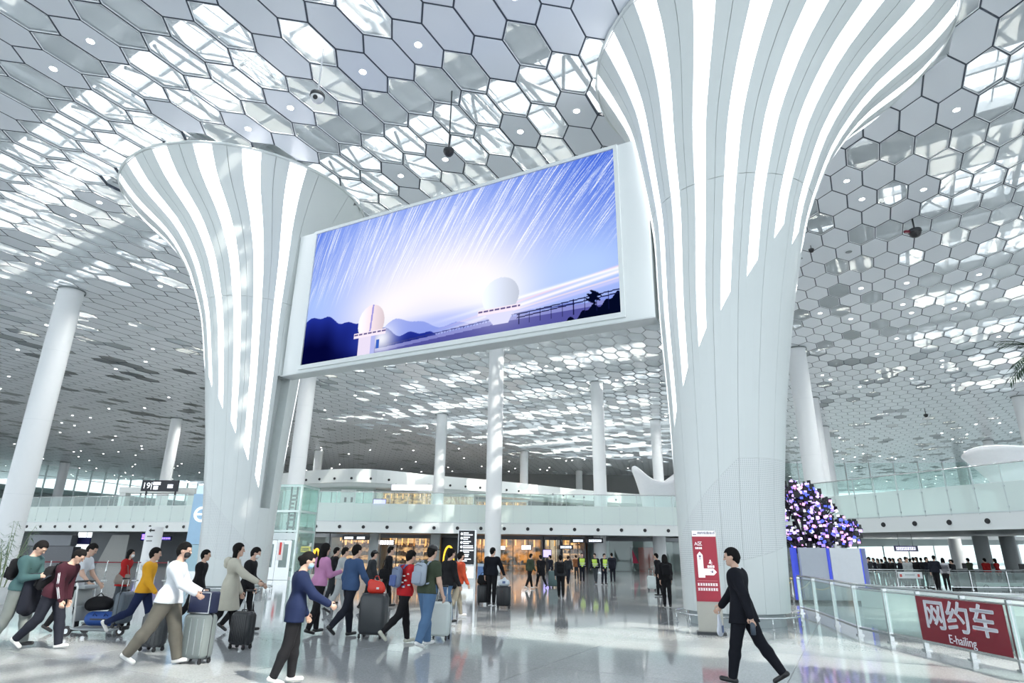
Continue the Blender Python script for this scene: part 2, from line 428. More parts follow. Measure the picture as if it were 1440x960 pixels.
# ------------------------------------------------------------------ big LED screen
def led_material(name):
    m = bpy.data.materials.new(name); m.use_nodes = True
    nt = m.node_tree; N = nt.nodes; N.clear()
    out = N.new('ShaderNodeOutputMaterial'); at = N.new('ShaderNodeVertexColor'); at.layer_name = 'picture'
    em = N.new('ShaderNodeEmission'); em.inputs['Strength'].default_value = 0.69; m.cycles.emission_sampling = 'NONE'
    nt.links.new(at.outputs['Color'], em.inputs['Color']); nt.links.new(em.outputs[0], out.inputs['Surface'])
    return m
def screen():
    t0, t1, z0, z1 = 2.8, 17.5, 9.45, 15.95
    base = COLS['R'][0]; left = base + axis * t1; ux = Vector((-axis[0], -axis[1], 0)); un = Vector((-ux.y, ux.x, 0)) * -1   # un: towards the hall
    W, Hh = t1 - t0, z1 - z0; O = Vector((left[0], left[1], z0))
    if un.y > 0: un = -un
    root = empty('video_screen', (base[0] + axis[0] * 10, base[1] + axis[1] * 10, 9.1), 0, 'giant landscape video wall showing domes under blue star trails', 'screen')
    root_inv = Matrix.Translation(-Vector(root.location))
    loc = lambda a, b, n=0.0: root_inv @ (O + ux * a + Vector((0, 0, b)) + un * n)
    nx, ny = 640, 284
    u = np.linspace(0, 1, nx)[None, :].repeat(ny, 0); v = np.linspace(0, 1, ny)[:, None].repeat(nx, 1)
    asp = W / Hh
    def mixc(a, b, t): return a * (1 - t[..., None]) + np.array(b) * t[..., None]
    img = np.zeros((ny, nx, 3)); img[:] = (0.58, 0.67, 0.94)
    g = lambda cu, cv, su, sv: np.exp(-(((u - cu) / su) ** 2 + ((v - cv) / sv) ** 2))
    img = mixc(img, (0.20, 0.36, 0.82), np.clip(g(1.04, 1.05, .26, .50) * .75 + g(0.0, .95, .10, .5) * .35 + g(.45, 1.1, .5, .2) * .3, 0, 1))
    img = mixc(img, (0.97, 0.95, 1.0), np.clip(g(.45, .44, .32, .40) * .85 + g(.28, .25, .14, .2) * .4 + g(.66, .3, .18, .28) * .45, 0, 1))
    img = mixc(img, (0.72, 0.82, 0.98), np.clip(g(.92, .30, .16, .22) * .8 + g(.03, .42, .10, .2) * .5, 0, 1))
    # star trails: long arcs, steep at the left, slanting at the right
    rng = np.random.default_rng(5); lay = np.zeros((ny, nx))
    for k in range(760):
        cu = rng.random() * 1.05; cv = 0.42 + 0.62 * rng.random() ** 0.75; ln = (0.14 + 0.40 * rng.random()) * (0.6 + 0.6 * cv); b = 0.16 + 0.74 * rng.random() ** 2.2
        ang = 74 - 26 * cu + rng.normal() * 1.0; n = 190
        s = np.linspace(-.5, .5, n); a = R_(ang) - s * 0.30 * ln * 2
        xs = cu + np.cumsum(np.cos(a)) * ln / n / asp - np.cos(R_(ang)) * ln / 2 / asp; ys = cv + np.cumsum(np.sin(a)) * ln / n - np.sin(R_(ang)) * ln / 2
        fade = np.clip((ys - 0.36) / 0.22, 0, 1) * np.clip(1.4 - np.abs(s) * 2, 0, 1)
        i, j = (ys * ny).astype(int), (xs * nx).astype(int); ok = (i >= 0) & (i < ny) & (j >= 0) & (j < nx)
        np.maximum.at(lay, (i[ok], j[ok]), (b * fade)[ok])
        if b > 0.78:
            j2 = np.clip(j + 1, 0, nx - 1); np.maximum.at(lay, (i[ok], j2[ok]), (b * fade * .7)[ok])
    img = mixc(img, (1, 1, 1), np.clip(lay, 0, 1))
    # mountains, haze, light beams
    ridge = 0.31 - 0.62 * np.clip(u - .12, 0, 1) - .1 * u + 0.025 * np.sin(u * 31) + 0.012 * np.sin(u * 83)
    far = 0.10 + 0.10 * np.exp(-((u - .36) / .09) ** 2) + .012 * np.sin(u * 60)
    img = mixc(img, (0.62, 0.68, 0.93), np.clip((.21 - v) / .05, 0, 1) * np.clip((u - .28) / .2, 0, 1) * .5)
    img = mixc(img, (0.50, 0.57, 0.88), ((v < far) & (u > .26)) * .7)
    img = mixc(img, (0.16, 0.22, 0.60), (v < ridge) * 1.0)
    img = mixc(img, (0.05, 0.06, 0.24), np.clip((ridge - v) / 0.22, 0, 1) * (u < .5) * np.clip(1.1 - g(.24, .10, .10, .16) * 1.0, 0, 1))
    for cb, sl, w_, cc, o_ in [(.15, .085, .012, (1, .97, .98), .9), (.175, .09, .007, (.98, .80, .86), .7), (.13, .07, .006, (1, .9, .9), .7), (.195, .06, .010, (1, 1, 1), .8), (.11, .075, .010, (.85, .82, .98), .6)]:
        img = mixc(img, cc, np.exp(-((v - (cb + sl * (u - .75) / .25)) / w_) ** 2) * np.clip((u - .45) / .3, 0, 1) * (u > .45) * o_)
    # road wall, fence, bushes along the lower right
    rd = 0.03 + 0.055 * np.clip((u - .31) / .42, 0, 1)
    img = mixc(img, (0.55, 0.56, 0.80), ((v < rd) & (u > .28)) * .9); img = mixc(img, (0.30, 0.30, 0.58), ((v < rd - .022) & (u > .28)) * .8)
    img = mixc(img, (0.24, 0.26, 0.50), ((np.abs(v - rd - .012) < .003) & (u > .31) & (u < .9)) * .8)
    img = mixc(img, (0.24, 0.26, 0.50), ((v < rd + .014) & (v > rd) & (u > .31) & (u < .72) & ((u * 110) % 1 < .18)) * .8)
    bush = 0.0 + .11 * np.clip((u - .86) / .14, 0, 1) + .012 * np.sin(u * 210) + .01 * np.sin(u * 97)
    img = mixc(img, (0.05, 0.07, 0.17), (v < bush) & (u > .86))
    for fb, fsl in ((.072, .16), (.092, .16)):
        img = mixc(img, (0.10, 0.11, 0.28), (np.abs(v - (fb + fsl * (u - .74))) < .0035) & (u > .73))
    img = mixc(img, (0.10, 0.11, 0.28), (v < .098 + .16 * (u - .74)) & (v > .03) & (u > .73) & ((u * 34) % 1 < .07))
    img = mixc(img, (0.05, 0.07, 0.17), (np.hypot((u - .935) * asp, v - .115) < .035 + .012 * np.sin(u * 300 + v * 200)))
    # the two observatory domes
    def dome(cu, cv, r, hh, ringl, ringr, ringv, tone):
        nonlocal img
        e = ((u - cu) * asp / (r * asp)) ** 2 + ((v - cv) / hh) ** 2
        sh = np.clip((u - cu) / r * .5 + .5, 0, 1)
        ins = (e < 1) & (v > ringv)
        dom = np.stack([tone[k] * (1.06 - .22 * sh) for k in range(3)], -1); img = np.where(ins[..., None], dom, img)
        img = mixc(img, (.62, .60, .86), (np.abs(u - cu - (v - cv) * .03) < .003) & ins & (r < .05))
        rg = (u > ringl) & (u < ringr) & (np.abs(v - ringv) < .017); img = mixc(img, (.95, .90, .95), rg)
        img = mixc(img, (.40, .36, .55), rg & (np.abs(v - ringv - .004) < .006) & ((u * 60) % 1 < .8))
    img = mixc(img, (1, 1, 1), np.clip(g(.30, .09, .05, .10) * .9 + g(.68, .22, .09, .16) * .6, 0, 1))
    tw = (u > .216) & (u < .278) & (v < .16); img = mixc(img, (.90, .86, .94), tw); img = mixc(img, (.70, .72, .92), tw & (u > .262)); img = mixc(img, (.25, .4, .75), (np.abs(u - .288) < .006) & (v < .09) & (v > .03))
    dome(.258, .215, .048, .125, .198, .314, .140, (1.0, .93, .96))
    sup = (u > .635 + (.13 - v) * .35) & (u < .722 - (.13 - v) * .2) & (v < .13) & (v > .05); img = mixc(img, (.86, .86, .96), sup)
    dome(.682, .225, .054, .118, .616, .740, .140, (.90, .93, 1.0))
    img = np.clip(img, 0, 1)
    img = np.clip((img - .5) * 1.08 + .5, 0, 1)
    lin = np.where(img <= 0.04045, img / 12.92, ((img + 0.055) / 1.055) ** 2.4)
    A = np.array([loc(0, 0, 0.02)[:], loc(W, 0, 0.02)[:], loc(0, Hh, 0.02)[:]])
    V = A[0] + u[..., None] * (A[1] - A[0]) + v[..., None] * (A[2] - A[0])
    idx = np.arange(nx * ny).reshape(ny, nx); Fq = np.stack([idx[:-1, :-1], idx[:-1, 1:], idx[1:, 1:], idx[1:, :-1]], -1).reshape(-1, 4)
    o = np_mesh('display', V.reshape(-1, 3), Fq, led_material('video_wall_picture'), root, False)
    ca = o.data.color_attributes.new('picture', 'FLOAT_COLOR', 'POINT')
    ca.data.foreach_set('color', np.concatenate([lin.reshape(-1, 3), np.ones((nx * ny, 1))], 1).astype(np.float32).ravel())
    # housing: a deep white box from column to column, with frame strips around the picture
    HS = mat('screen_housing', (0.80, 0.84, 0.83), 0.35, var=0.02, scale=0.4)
    def slab(name, a0_, a1_, b0, b1, n0, n1, m):
        q = [loc(a, b, n) for n in (n0, n1) for b in (b0, b1) for a in (a0_, a1_)]
        return MB().add(q, [(0, 1, 3, 2), (4, 6, 7, 5), (0, 4, 5, 1), (2, 3, 7, 6), (0, 2, 6, 4), (1, 5, 7, 3)]).build(name, m, root)
    slab('housing', -1.15, W + 1.15, -.36, Hh + .16, -.55, -.02, HS)
    slab('frame_bar', -.16, W + .16, -.20, -.01, -.02, .07, HS); slab('frame_bar', -.16, W + .16, Hh + .01, Hh + .15, -.02, .07, HS)
    slab('frame_bar', -.16, -.01, -.01, Hh + .01, -.02, .07, HS); slab('frame_bar', W + .01, W + .16, -.01, Hh + .01, -.02, .07, HS)
    slab('backing', 0, W, 0, Hh, -.02, .005, BLACK)
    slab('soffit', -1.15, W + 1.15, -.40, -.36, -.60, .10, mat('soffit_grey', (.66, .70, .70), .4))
screen()
# ------------------------------------------------------------------ honeycomb ceiling
LAT = {'L': dict(o=np.array([-3.618, 18.217]), p=np.array([.500, 2.127]), q=np.array([1.186, -.712]), a=np.array([-.165, .905])),
       'R': dict(o=np.array([18.54, 21.40]), p=np.array([.366, 2.157]), q=np.array([1.305, -.493]), a=np.array([-.33, .92]))}
# the R lattice is fitted with q and (p+q); both share: edge b = q + a, edge c = p - a
SOLID_PX = [(230/3, 5), (13, 43), (13, 158), (240, 163), (410, 217), (397, 70), (353, 18), (417, 10), (467, 30), (247, 7),
            (473, 33), (417, 80), (552, 80), (637, 37), (682, 24), (702, 83), (800, 3), (820, 17), (710, 232), (813, 200), (850, 180), (587, 276)]
LIGHT_PX = [(115, 48), (60, 90), (348, 179), (410, 149), (151, 285), (110, 310), (592, 61), (514, 99), (812, 162), (733, 189), (628, 227), (565, 249), (730, 0),
            (1345, 154), (1299, 266), (1213, 281), (1213, 404), (1276, 396), (1379, 385), (1283, 439), (1344, 433), (1199, 446), (1150, 447), (1402, 470), (1265, 474),
            (20, 362), (217, 393), (60, 455), (22, 490), (215, 488), (158, 577), (105, 598), (165, 620)]
DISC_PX = [(1190, 191), (1303, 337), (1384, 326), (1194, 353), (1128, 363), (166, 418), (135, 433)]
OPEN_PX = [(1212, 220), (1263, 208), (1255, 273), (1319, 283), (1155, 313), (1213, 328), (1247, 318), (1120, 454), (1155, 437),
           (138, 465), (30, 480), (170, 490), (200, 520), (180, 527), (20, 413), (80, 432), (60, 295), (135, 365)]
def lat_index(L, w):
    B = np.array([L['p'], L['q']]); return tuple(np.round((w[:2] - L['o']) @ np.linalg.inv(B)).astype(int))
def lookups(lst):
    out = set()
    for px, py in lst:
        w = at_z(px, py, CEIL_Z); k = 'R' if w[0] > .34 * w[1] else 'L'; out.add((k,) + lat_index(LAT[k], w))
    return out
S_SET, L_SET, D_SET, O_SET = lookups(SOLID_PX), lookups(LIGHT_PX), lookups(DISC_PX), lookups(OPEN_PX)
def open_chance(px, py):
    if px < 900 and py < 330: return 1.0 if px > 0 and py > 0 else .5
    if px < 330:
        if py < 400: return .75 if px > 40 + (py - 330) else .35
        return .13 if py < 620 else .05
    if px < 960:
        if py < 440: return .6
        if py > 625 + (0 if px < 700 else 20): return .04
        s = (px - 480) / 160.0
        return float(np.clip(.25 + .5 * s, .12, .68)) * (1.0 if py < 600 or px > 760 else .6)
    line = 1290 - (py - 120) * .12
    if py < 120: return .7 if px > 1330 else .3
    if py < 480: return .80 if px > line + 20 else .12
    if py < 545: return .6 if px > 1330 else .2
    return .12

PANEL = mat('ceiling_panel_aluminium', (0.80, 0.84, 0.88), 0.28, 0.0, 0.7, var=0.03, scale=0.3)
def mesh_sheet_material():
    """fine perforated metal: most of it is holes, the web is pale grey"""
    m = bpy.data.materials.new('perforated_ceiling_mesh'); m.use_nodes = True
    nt = m.node_tree; N = nt.nodes; N.clear()
    out = N.new('ShaderNodeOutputMaterial'); tr = N.new('ShaderNodeBsdfTransparent'); df = N.new('ShaderNodeBsdfDiffuse'); mx = N.new('ShaderNodeMixShader')
    df.inputs['Color'].default_value = (0.78, 0.82, 0.83, 1); tr.inputs['Color'].default_value = (1, 1, 1, 1)
    tl = N.new('ShaderNodeBsdfTranslucent'); tl.inputs['Color'].default_value = (0.80, 0.84, 0.84, 1); m2 = N.new('ShaderNodeMixShader'); m2.inputs['Fac'].default_value = .7
    nt.links.new(df.outputs[0], m2.inputs[1]); nt.links.new(tl.outputs[0], m2.inputs[2])
    lw = N.new('ShaderNodeLayerWeight'); lw.inputs['Blend'].default_value = .5; pw = N.new('ShaderNodeMath'); pw.operation = 'POWER'; pw.inputs[1].default_value = 2.0; ma = N.new('ShaderNodeMath'); ma.operation = 'MULTIPLY_ADD'; ma.inputs[1].default_value = .62; ma.inputs[2].default_value = .28
    nt.links.new(lw.outputs['Facing'], pw.inputs[0]); nt.links.new(pw.outputs[0], ma.inputs[0]); nt.links.new(ma.outputs[0], mx.inputs['Fac'])   # the holes close up at a slanting view
    nt.links.new(tr.outputs[0], mx.inputs[1]); nt.links.new(m2.outputs[0], mx.inputs[2]); nt.links.new(mx.outputs[0], out.inputs['Surface'])
    return m
MESHM = mesh_sheet_material()
GRID = mat('ceiling_grid_dark', (0.045, 0.06, 0.085), 0.5)
LAMP = emit_mat('downlight_lens', (1.0, 0.98, 0.96), 14.0)
LAMPRING = mat('downlight_ring', (0.85, 0.87, 0.88), 0.3)

ceiling = empty('ceiling', (0, 0, CEIL_Z), 0, 'honeycomb ceiling of grey panels and open mesh hexagons', None, None, 'structure')
def hexv(L, s=1.0):
    a = L['a']; b = L['q'] + a; c = L['p'] - a
    v = [-(a + b + c) / 2]; 
    for e in (b, c, a, -b, -c): v.append(v[-1] + e)
    return [x * s for x in v]
def shrink(poly, d):
    """move every edge of the hexagon inward by d"""
    n = len(poly); out = []
    for i in range(n):
        p0, p1, p2 = poly[i - 1], poly[i], poly[(i + 1) % n]
        e1 = (p1 - p0) / np.linalg.norm(p1 - p0); e2 = (p2 - p1) / np.linalg.norm(p2 - p1)
        n1, n2 = np.array([-e1[1], e1[0]]), np.array([-e2[1], e2[0]])
        M_ = np.array([n1, n2]); out.append(p1 + np.linalg.solve(M_, [d, d]))
    return out
PROTO = {}
for k, L in LAT.items():
    hx = shrink(hexv(L), .030); ix = shrink(hexv(L), .055)
    mb = MB(); n = 6
    mb.add([(*p, 0.012) for p in hx] + [(*p, 0.0) for p in ix] + [(*p, .06) for p in hx], [tuple(6 + i for i in range(6))[::-1]] + [(i, (i + 1) % 6, 6 + (i + 1) % 6, 6 + i) for i in range(6)] + [(12 + i, 12 + (i + 1) % 6, (i + 1) % 6, i) for i in range(6)])
    o = mb.build('solid', PANEL); PROTO[k, 'solid'] = (o.data, [np.array(v) for v in mb.v], mb.f); bpy.data.objects.remove(o)
    mb = MB(); mb.add([(*p, 0.02) for p in hx], [tuple(range(6))[::-1]]); 
    o = mb.build('open', MESHM); PROTO[k, 'open'] = (o.data, [np.array(v) for v in mb.v], mb.f); bpy.data.objects.remove(o)
    mb = MB(); ix2 = shrink(hexv(L), .055)
    mb.add([(*p, 0.0) for p in hx] + [(*p, 0.0) for p in ix2] + [(*p, 0.05) for p in ix2], [(i, 6 + i, 6 + (i + 1) % 6, (i + 1) % 6) for i in range(6)] + [(6 + i, 12 + i, 12 + (i + 1) % 6, 6 + (i + 1) % 6) for i in range(6)])
    o = mb.build('edge_frame', LAMPRING); PROTO[k, 'rim'] = (o.data, [np.array(v) for v in mb.v], mb.f); bpy.data.objects.remove(o)
mb = MB(); mb.disc((0, 0, -.004), .13, (0, 0, 1), 14, .01); o = mb.build('downlight', LAMP); LAMP_ME = o.data; bpy.data.objects.remove(o)
mb = MB(); mb.disc((0, 0, -.012), .19, (0, 0, 1), 14, .012); o = mb.build('sensor', mat('sensor_grey', (.22, .24, .25), .5)); DISC_ME = o.data; bpy.data.objects.remove(o)

LAMP_W = 480.0
cells = []
crr = random.Random(3)
for k, L in LAT.items():
    for i in range(-80, 130):
        for j in range(-160, 160):
            c = L['o'] + L['p'] * i + L['q'] * j
            if not (6 < c[1] < 178): continue
            if (c[0] > .34 * c[1]) != (k == 'R'): continue
            if abs(c[0]) > 14 + .98 * c[1]: continue
            if any(np.hypot(*(c - COLS[q][1])) < 6.05 for q in COLS): continue
            px, py = proj(c[0], c[1], CEIL_Z); d = math.hypot(c[0], c[1])
            if px < -350 or px > 1790: continue
            key = (k, i, j); u = crr.random(); u2 = crr.random()
            if key in L_SET: t = 'light'
            elif key in D_SET: t = 'disc'
            elif key in S_SET: t = 'solid'
            elif key in O_SET: t = 'open'
            else:
                t = 'open' if u < open_chance(px, py) else 'solid'
                if t == 'solid' and u2 < (.036 if py > 330 or px > 1100 else .0): t = 'light'
            inview = -40 < px < 1480 and -40 < py
            size = (1 if inview else 0, -d); cells.append((size, k, c, t))
cells.sort(key=lambda q: q[0], reverse=True)
rest = {}
for n, (sz, k, c, t) in enumerate(cells):
    kind = 'open' if t == 'open' else 'solid'; dz = crr.uniform(-.006, .006)
    if n < 300:
        o = link('mesh_panel' if kind == 'open' else 'ceiling_panel', PROTO[k, kind][0], ceiling); o.location = (c[0], c[1], dz)
        if kind == 'open': r_ = link('edge_frame', PROTO[k, 'rim'][0], o)
        if t == 'light': link('downlight', LAMP_ME, o)
        if t == 'disc': link('sensor', DISC_ME, o)
    else:
        rest.setdefault((k, kind), []).append((c[0], c[1], dz))
        if t == 'light': rest.setdefault('light', []).append((c[0], c[1], dz))
        if t == 'open' and math.hypot(*c) < 60: rest.setdefault((k, 'rim'), []).append((c[0], c[1], dz))
def scatter(name, V0, F0, places, m):
    V0 = np.array(V0); Pl = np.array(places); V = (V0[None] + Pl[:, None, :]).reshape(-1, 3)
    me = bpy.data.meshes.new(name); nv = len(V0)
    faces = []
    for q in range(len(Pl)): faces.extend([tuple(i + q * nv for i in f) for f in F0])
    me.from_pydata(V.tolist(), [], faces); me.materials.append(m); o = link(name, me, ceiling); tag(o, kind='stuff'); return o
def far_lamps(pl):
    """the downlights' own light, one lamp for each cluster of fittings"""
    taken = []
    for q in pl:
        if q[1] < 128 and abs(q[0]) < 80 and all((q[0] - t_[0]) ** 2 + (q[1] - t_[1]) ** 2 > 12.5 ** 2 for t_ in taken):
            taken.append(q); ld = bpy.data.lights.new('downlight_lamp', 'AREA'); ld.shape = 'DISK'; ld.size = .5; ld.energy = LAMP_W; ld.color = (1.0, .98, .95); ld.spread = R_(150)
            lo = bpy.data.objects.new('downlight_lamp', ld); COL.objects.link(lo); lo.parent = ceiling; lo.location = (q[0], q[1], -.03)
for key, pl in rest.items():
    if key == 'light':
        mb = MB(); mb.disc((0, 0, -.01), .14, (0, 0, 1), 8, .01); scatter('far_downlights', mb.v, mb.f, pl, LAMP); far_lamps(pl)
    else:
        scatter({'solid': 'far_ceiling_panels', 'open': 'far_mesh_panels', 'rim': 'far_edge_frames'}[key[1]], PROTO[key][1], PROTO[key][2], pl, {'solid': PANEL, 'open': MESHM, 'rim': LAMPRING}[key[1]])
# dark grid bars between the panels
barsV = []; barsF = []
for sz, k, c, t in cells:
    hv = [c + p for p in hexv(LAT[k])]
    d = math.hypot(*c)
    for e in ((0, 1), (1, 2), (2, 3)):
        p0, p1 = hv[e[0]], hv[e[1]]; t_ = (p1 - p0) / np.linalg.norm(p1 - p0); nn = np.array([-t_[1], t_[0]]) * .030
        o = len(barsV)
        for zz in (.004, .13):
            for q in (p0 - nn, p1 - nn, p1 + nn, p0 + nn): barsV.append((q[0], q[1], zz))
        barsF.append((o, o + 3, o + 2, o + 1))
        if d < 90: barsF += [(o, o + 1, o + 5, o + 4), (o + 2, o + 3, o + 7, o + 6)]
me = bpy.data.meshes.new('ceiling_grid'); me.from_pydata(barsV, [], barsF); me.materials.append(GRID); tag(link('ceiling_grid', me, ceiling), kind='stuff')

# ------------------------------------------------------------------ roof above: decking, skylight openings, beams
roof = empty('roof_structure', (0, 0, 0), 0, 'white steel roof with skylight strips seen through the ceiling', None, None, 'structure')
RD = np.array([math.sin(R_(122.5)), math.cos(R_(122.5))]); RN = np.array([-RD[1], RD[0]])
RAZ = math.atan2(RD[1], RD[0])
DECK = mat('roof_decking', (0.86, 0.89, 0.90), 0.5, var=0.05, scale=0.5); BEAM = mat('roof_beam_white', (0.85, 0.88, 0.89), 0.4)
ROOF_Z = 23.4; SKH = 2.3                        # roof height, half width of a skylight opening
ribs = MB()
def rp(s, n_): return RD * s + RN * n_
def closed(c):
    """parts of the roof without glazing: above the far left and the far end of the hall"""
    if c[1] > 175 or c[1] < -25: return True
    px, py = proj(c[0], c[1], ROOF_Z) if c[1] > 4 else (720, -500)
    if 1000 < px and px < 1300 - (py - 120) * .12: return True
    if 735 < px < 1000 and py < 92: return True
    if px < 300: return py > 395 + max(px, -200) * .12
    if px < 470: return py > 470
    if px < 960: return py > 560 + (px - 470) * .19
    return py > 470 + max(0, (px - 1250)) * .28
for kk in range(-5, 24):
    n0 = 12.0 + 10.0 * kk                       # centre line of a skylight strip
    c = rp(0, n0 + 5.0)
    MB().box((c[0], c[1], ROOF_Z + .08), (420, 10 - 2 * SKH, .16), RAZ).build('deck_strip', DECK, roof)
    for off in (SKH + .1, 9.9 - SKH):
        c = rp(0, n0 + off); MB().box((c[0], c[1], ROOF_Z - .18), (420, .22, .5), RAZ).build('skylight_beam', BEAM, roof)
    c = rp(0, n0 + 5.0); MB().box((c[0], c[1], ROOF_Z - .35), (420, .2, .55), RAZ).build('purlin', BEAM, roof)
    for off in (-.8, .8):
        c = rp(0, n0 + off); MB().box((c[0], c[1], ROOF_Z - .10), (420, .16, .26), RAZ).build('glazing_beam', BEAM, roof)
    run = None
    for s in np.arange(-210, 211, 3.0):         # closed lengths of the strip
        q = rp(s, n0); cl = (1 if q[0] < .1 * q[1] else 2) if closed(q) and s < 209 else 0      # 1 shut, 2 shut but for two narrow slots added to light the ceiling void
        if run is not None and cl != run[1]:
            c = rp((run[0] + s) / 2 - 1.5, n0); MB().box((c[0], c[1], ROOF_Z + .06), (s - run[0], 2 * SKH + (.1 if run[1] == 1 else -1.0), .12), RAZ).build('deck_infill', DECK, roof); run = None
        if cl and run is None: run = (s, cl)
    for s in np.arange(-70, 75, .75):           # deck ribs and glazing bars
        c = rp(s, n0 + 5.0)
        if not (5 < c[1] < 75 and abs(c[0]) < 45): continue
        ribs.box((c[0], c[1], ROOF_Z - .05), (.16, 10 - 2 * SKH, .10), RAZ)
    for s in np.arange(-70, 75, 1.5):
        c = rp(s, n0)
        if not (5 < c[1] < 75 and abs(c[0]) < 45): continue
        ribs.box((c[0], c[1], ROOF_Z + .05), (.07, 2 * SKH + .2, .10), RAZ)
    for i_, s in enumerate(np.arange(-70, 75, 2.5)):
        c = rp(s, n0)
        if not (5 < c[1] < 75 and abs(c[0]) < 45): continue
        ribs.box((c[0], c[1], ROOF_Z - .32), (.24, 2 * SKH + .4, .30), RAZ)
        a_, b_ = rp(s, n0 - SKH), rp(s + (2.5 if i_ % 2 else -2.5), n0 + SKH); ribs.tube([(a_[0], a_[1], ROOF_Z - .8), (b_[0], b_[1], ROOF_Z - .8)], .09, 5)
    for off in (-3.6, 3.1):                     # ducts and cable trays under the decking
        c = rp(0, n0 + 5 + off * .45); MB().box((c[0], c[1], ROOF_Z - 1.0), (420, .35, .14), RAZ).build('cable_tray', BEAM, roof)
tag(ribs.build('deck_ribs', DECK, roof), kind='stuff')
for s in np.arange(-150, 160, 7.5):
    c0, c1 = rp(s, -30), rp(s, 190)
    mb = MB(); mb.tube([(c0[0], c0[1], 21.3), (c1[0], c1[1], 21.3)], .13, 6); mb.tube([(c0[0], c0[1], 22.8), (c1[0], c1[1], 22.8)], .11, 6)
    n_ = -30.0; up = False
    while n_ < 100:
        a, b = rp(s, n_), rp(s, n_ + 2.5); mb.tube([(a[0], a[1], 22.8 if up else 21.3), (b[0], b[1], 21.3 if up else 22.8)], .07, 5); up = not up; n_ += 2.5
    mb.build('roof_truss', BEAM, roof)
# ------------------------------------------------------------------ ribbons along a plan path
def resample(path, step, closed=False):
    """points and headings every 'step' metres along a plan polyline"""
    P = np.array(path, float); seg = np.hypot(*np.diff(P, axis=0).T); cum = np.r_[0, np.cumsum(seg)]
    n = max(1, int(round(cum[-1] / step))); s = np.linspace(0, cum[-1], n + 1)
    pts = np.stack([np.interp(s, cum, P[:, 0]), np.interp(s, cum, P[:, 1])], 1)
    return pts
def smooth_path(pts, n=60):
    """Catmull-Rom through plan points"""
    P = np.array(pts, float); P = np.vstack([2 * P[0] - P[1], P, 2 * P[-1] - P[-2]]); out = []
    m = len(P) - 3; per = max(2, n // m)
    for i in range(m):
        p0, p1, p2, p3 = P[i:i + 4]
        for t in np.linspace(0, 1, per, endpoint=False):
            out.append(.5 * (2 * p1 + (p2 - p0) * t + (2 * p0 - 5 * p1 + 4 * p2 - p3) * t * t + (3 * p1 - p0 - 3 * p2 + p3) * t ** 3))
    out.append(P[-2]); return np.array(out)
def normals(pts):
    """plan normals on the camera side"""
    t = np.gradient(pts, axis=0); n = np.stack([t[:, 1], -t[:, 0]], 1); n /= np.linalg.norm(n, axis=1)[:, None]
    flip = np.sign(np.sum(n * -pts, axis=1)); flip[flip == 0] = 1
    return n * flip[:, None]
def ribbon(name, pts, z0, z1, thick, m, parent, off=0.0):
    """upright band following a plan path"""
    pts = np.asarray(pts); nn = normals(pts); a = pts + nn * off; b = pts + nn * (off - thick); k = len(pts)
    vs = [(*p, z0) for p in a] + [(*p, z1) for p in a] + [(*p, z0) for p in b] + [(*p, z1) for p in b]; fs = []
    for i in range(k - 1):
        fs += [(i, i + 1, k + i + 1, k + i), (2 * k + i + 1, 2 * k + i, 3 * k + i, 3 * k + i + 1), (k + i, k + i + 1, 3 * k + i + 1, 3 * k + i), (i + 1, i, 2 * k + i, 2 * k + i + 1)]
    fs += [(0, k, 3 * k, 2 * k), (k - 1, 3 * k - 1, 4 * k - 1, 2 * k - 1)]
    return MB().add(vs, fs).build(name, m, parent)

FROST = glass_mat('frosted_parapet_glass', (0.80, 0.90, 0.87), 0.72, 0.15)
CLEAR = glass_mat('clear_glass', (0.88, 0.96, 0.94), 0.06)
GREENG = glass_mat('green_edge_glass', (0.85, 0.945, 0.92), 0.12)
FASC = mat('fascia_white', (0.82, 0.86, 0.85), 0.35, var=0.02, scale=0.4)
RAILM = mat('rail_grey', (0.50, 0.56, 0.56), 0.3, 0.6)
SOFF = mat('undercroft_soffit', (0.36, 0.39, 0.40), 0.5)

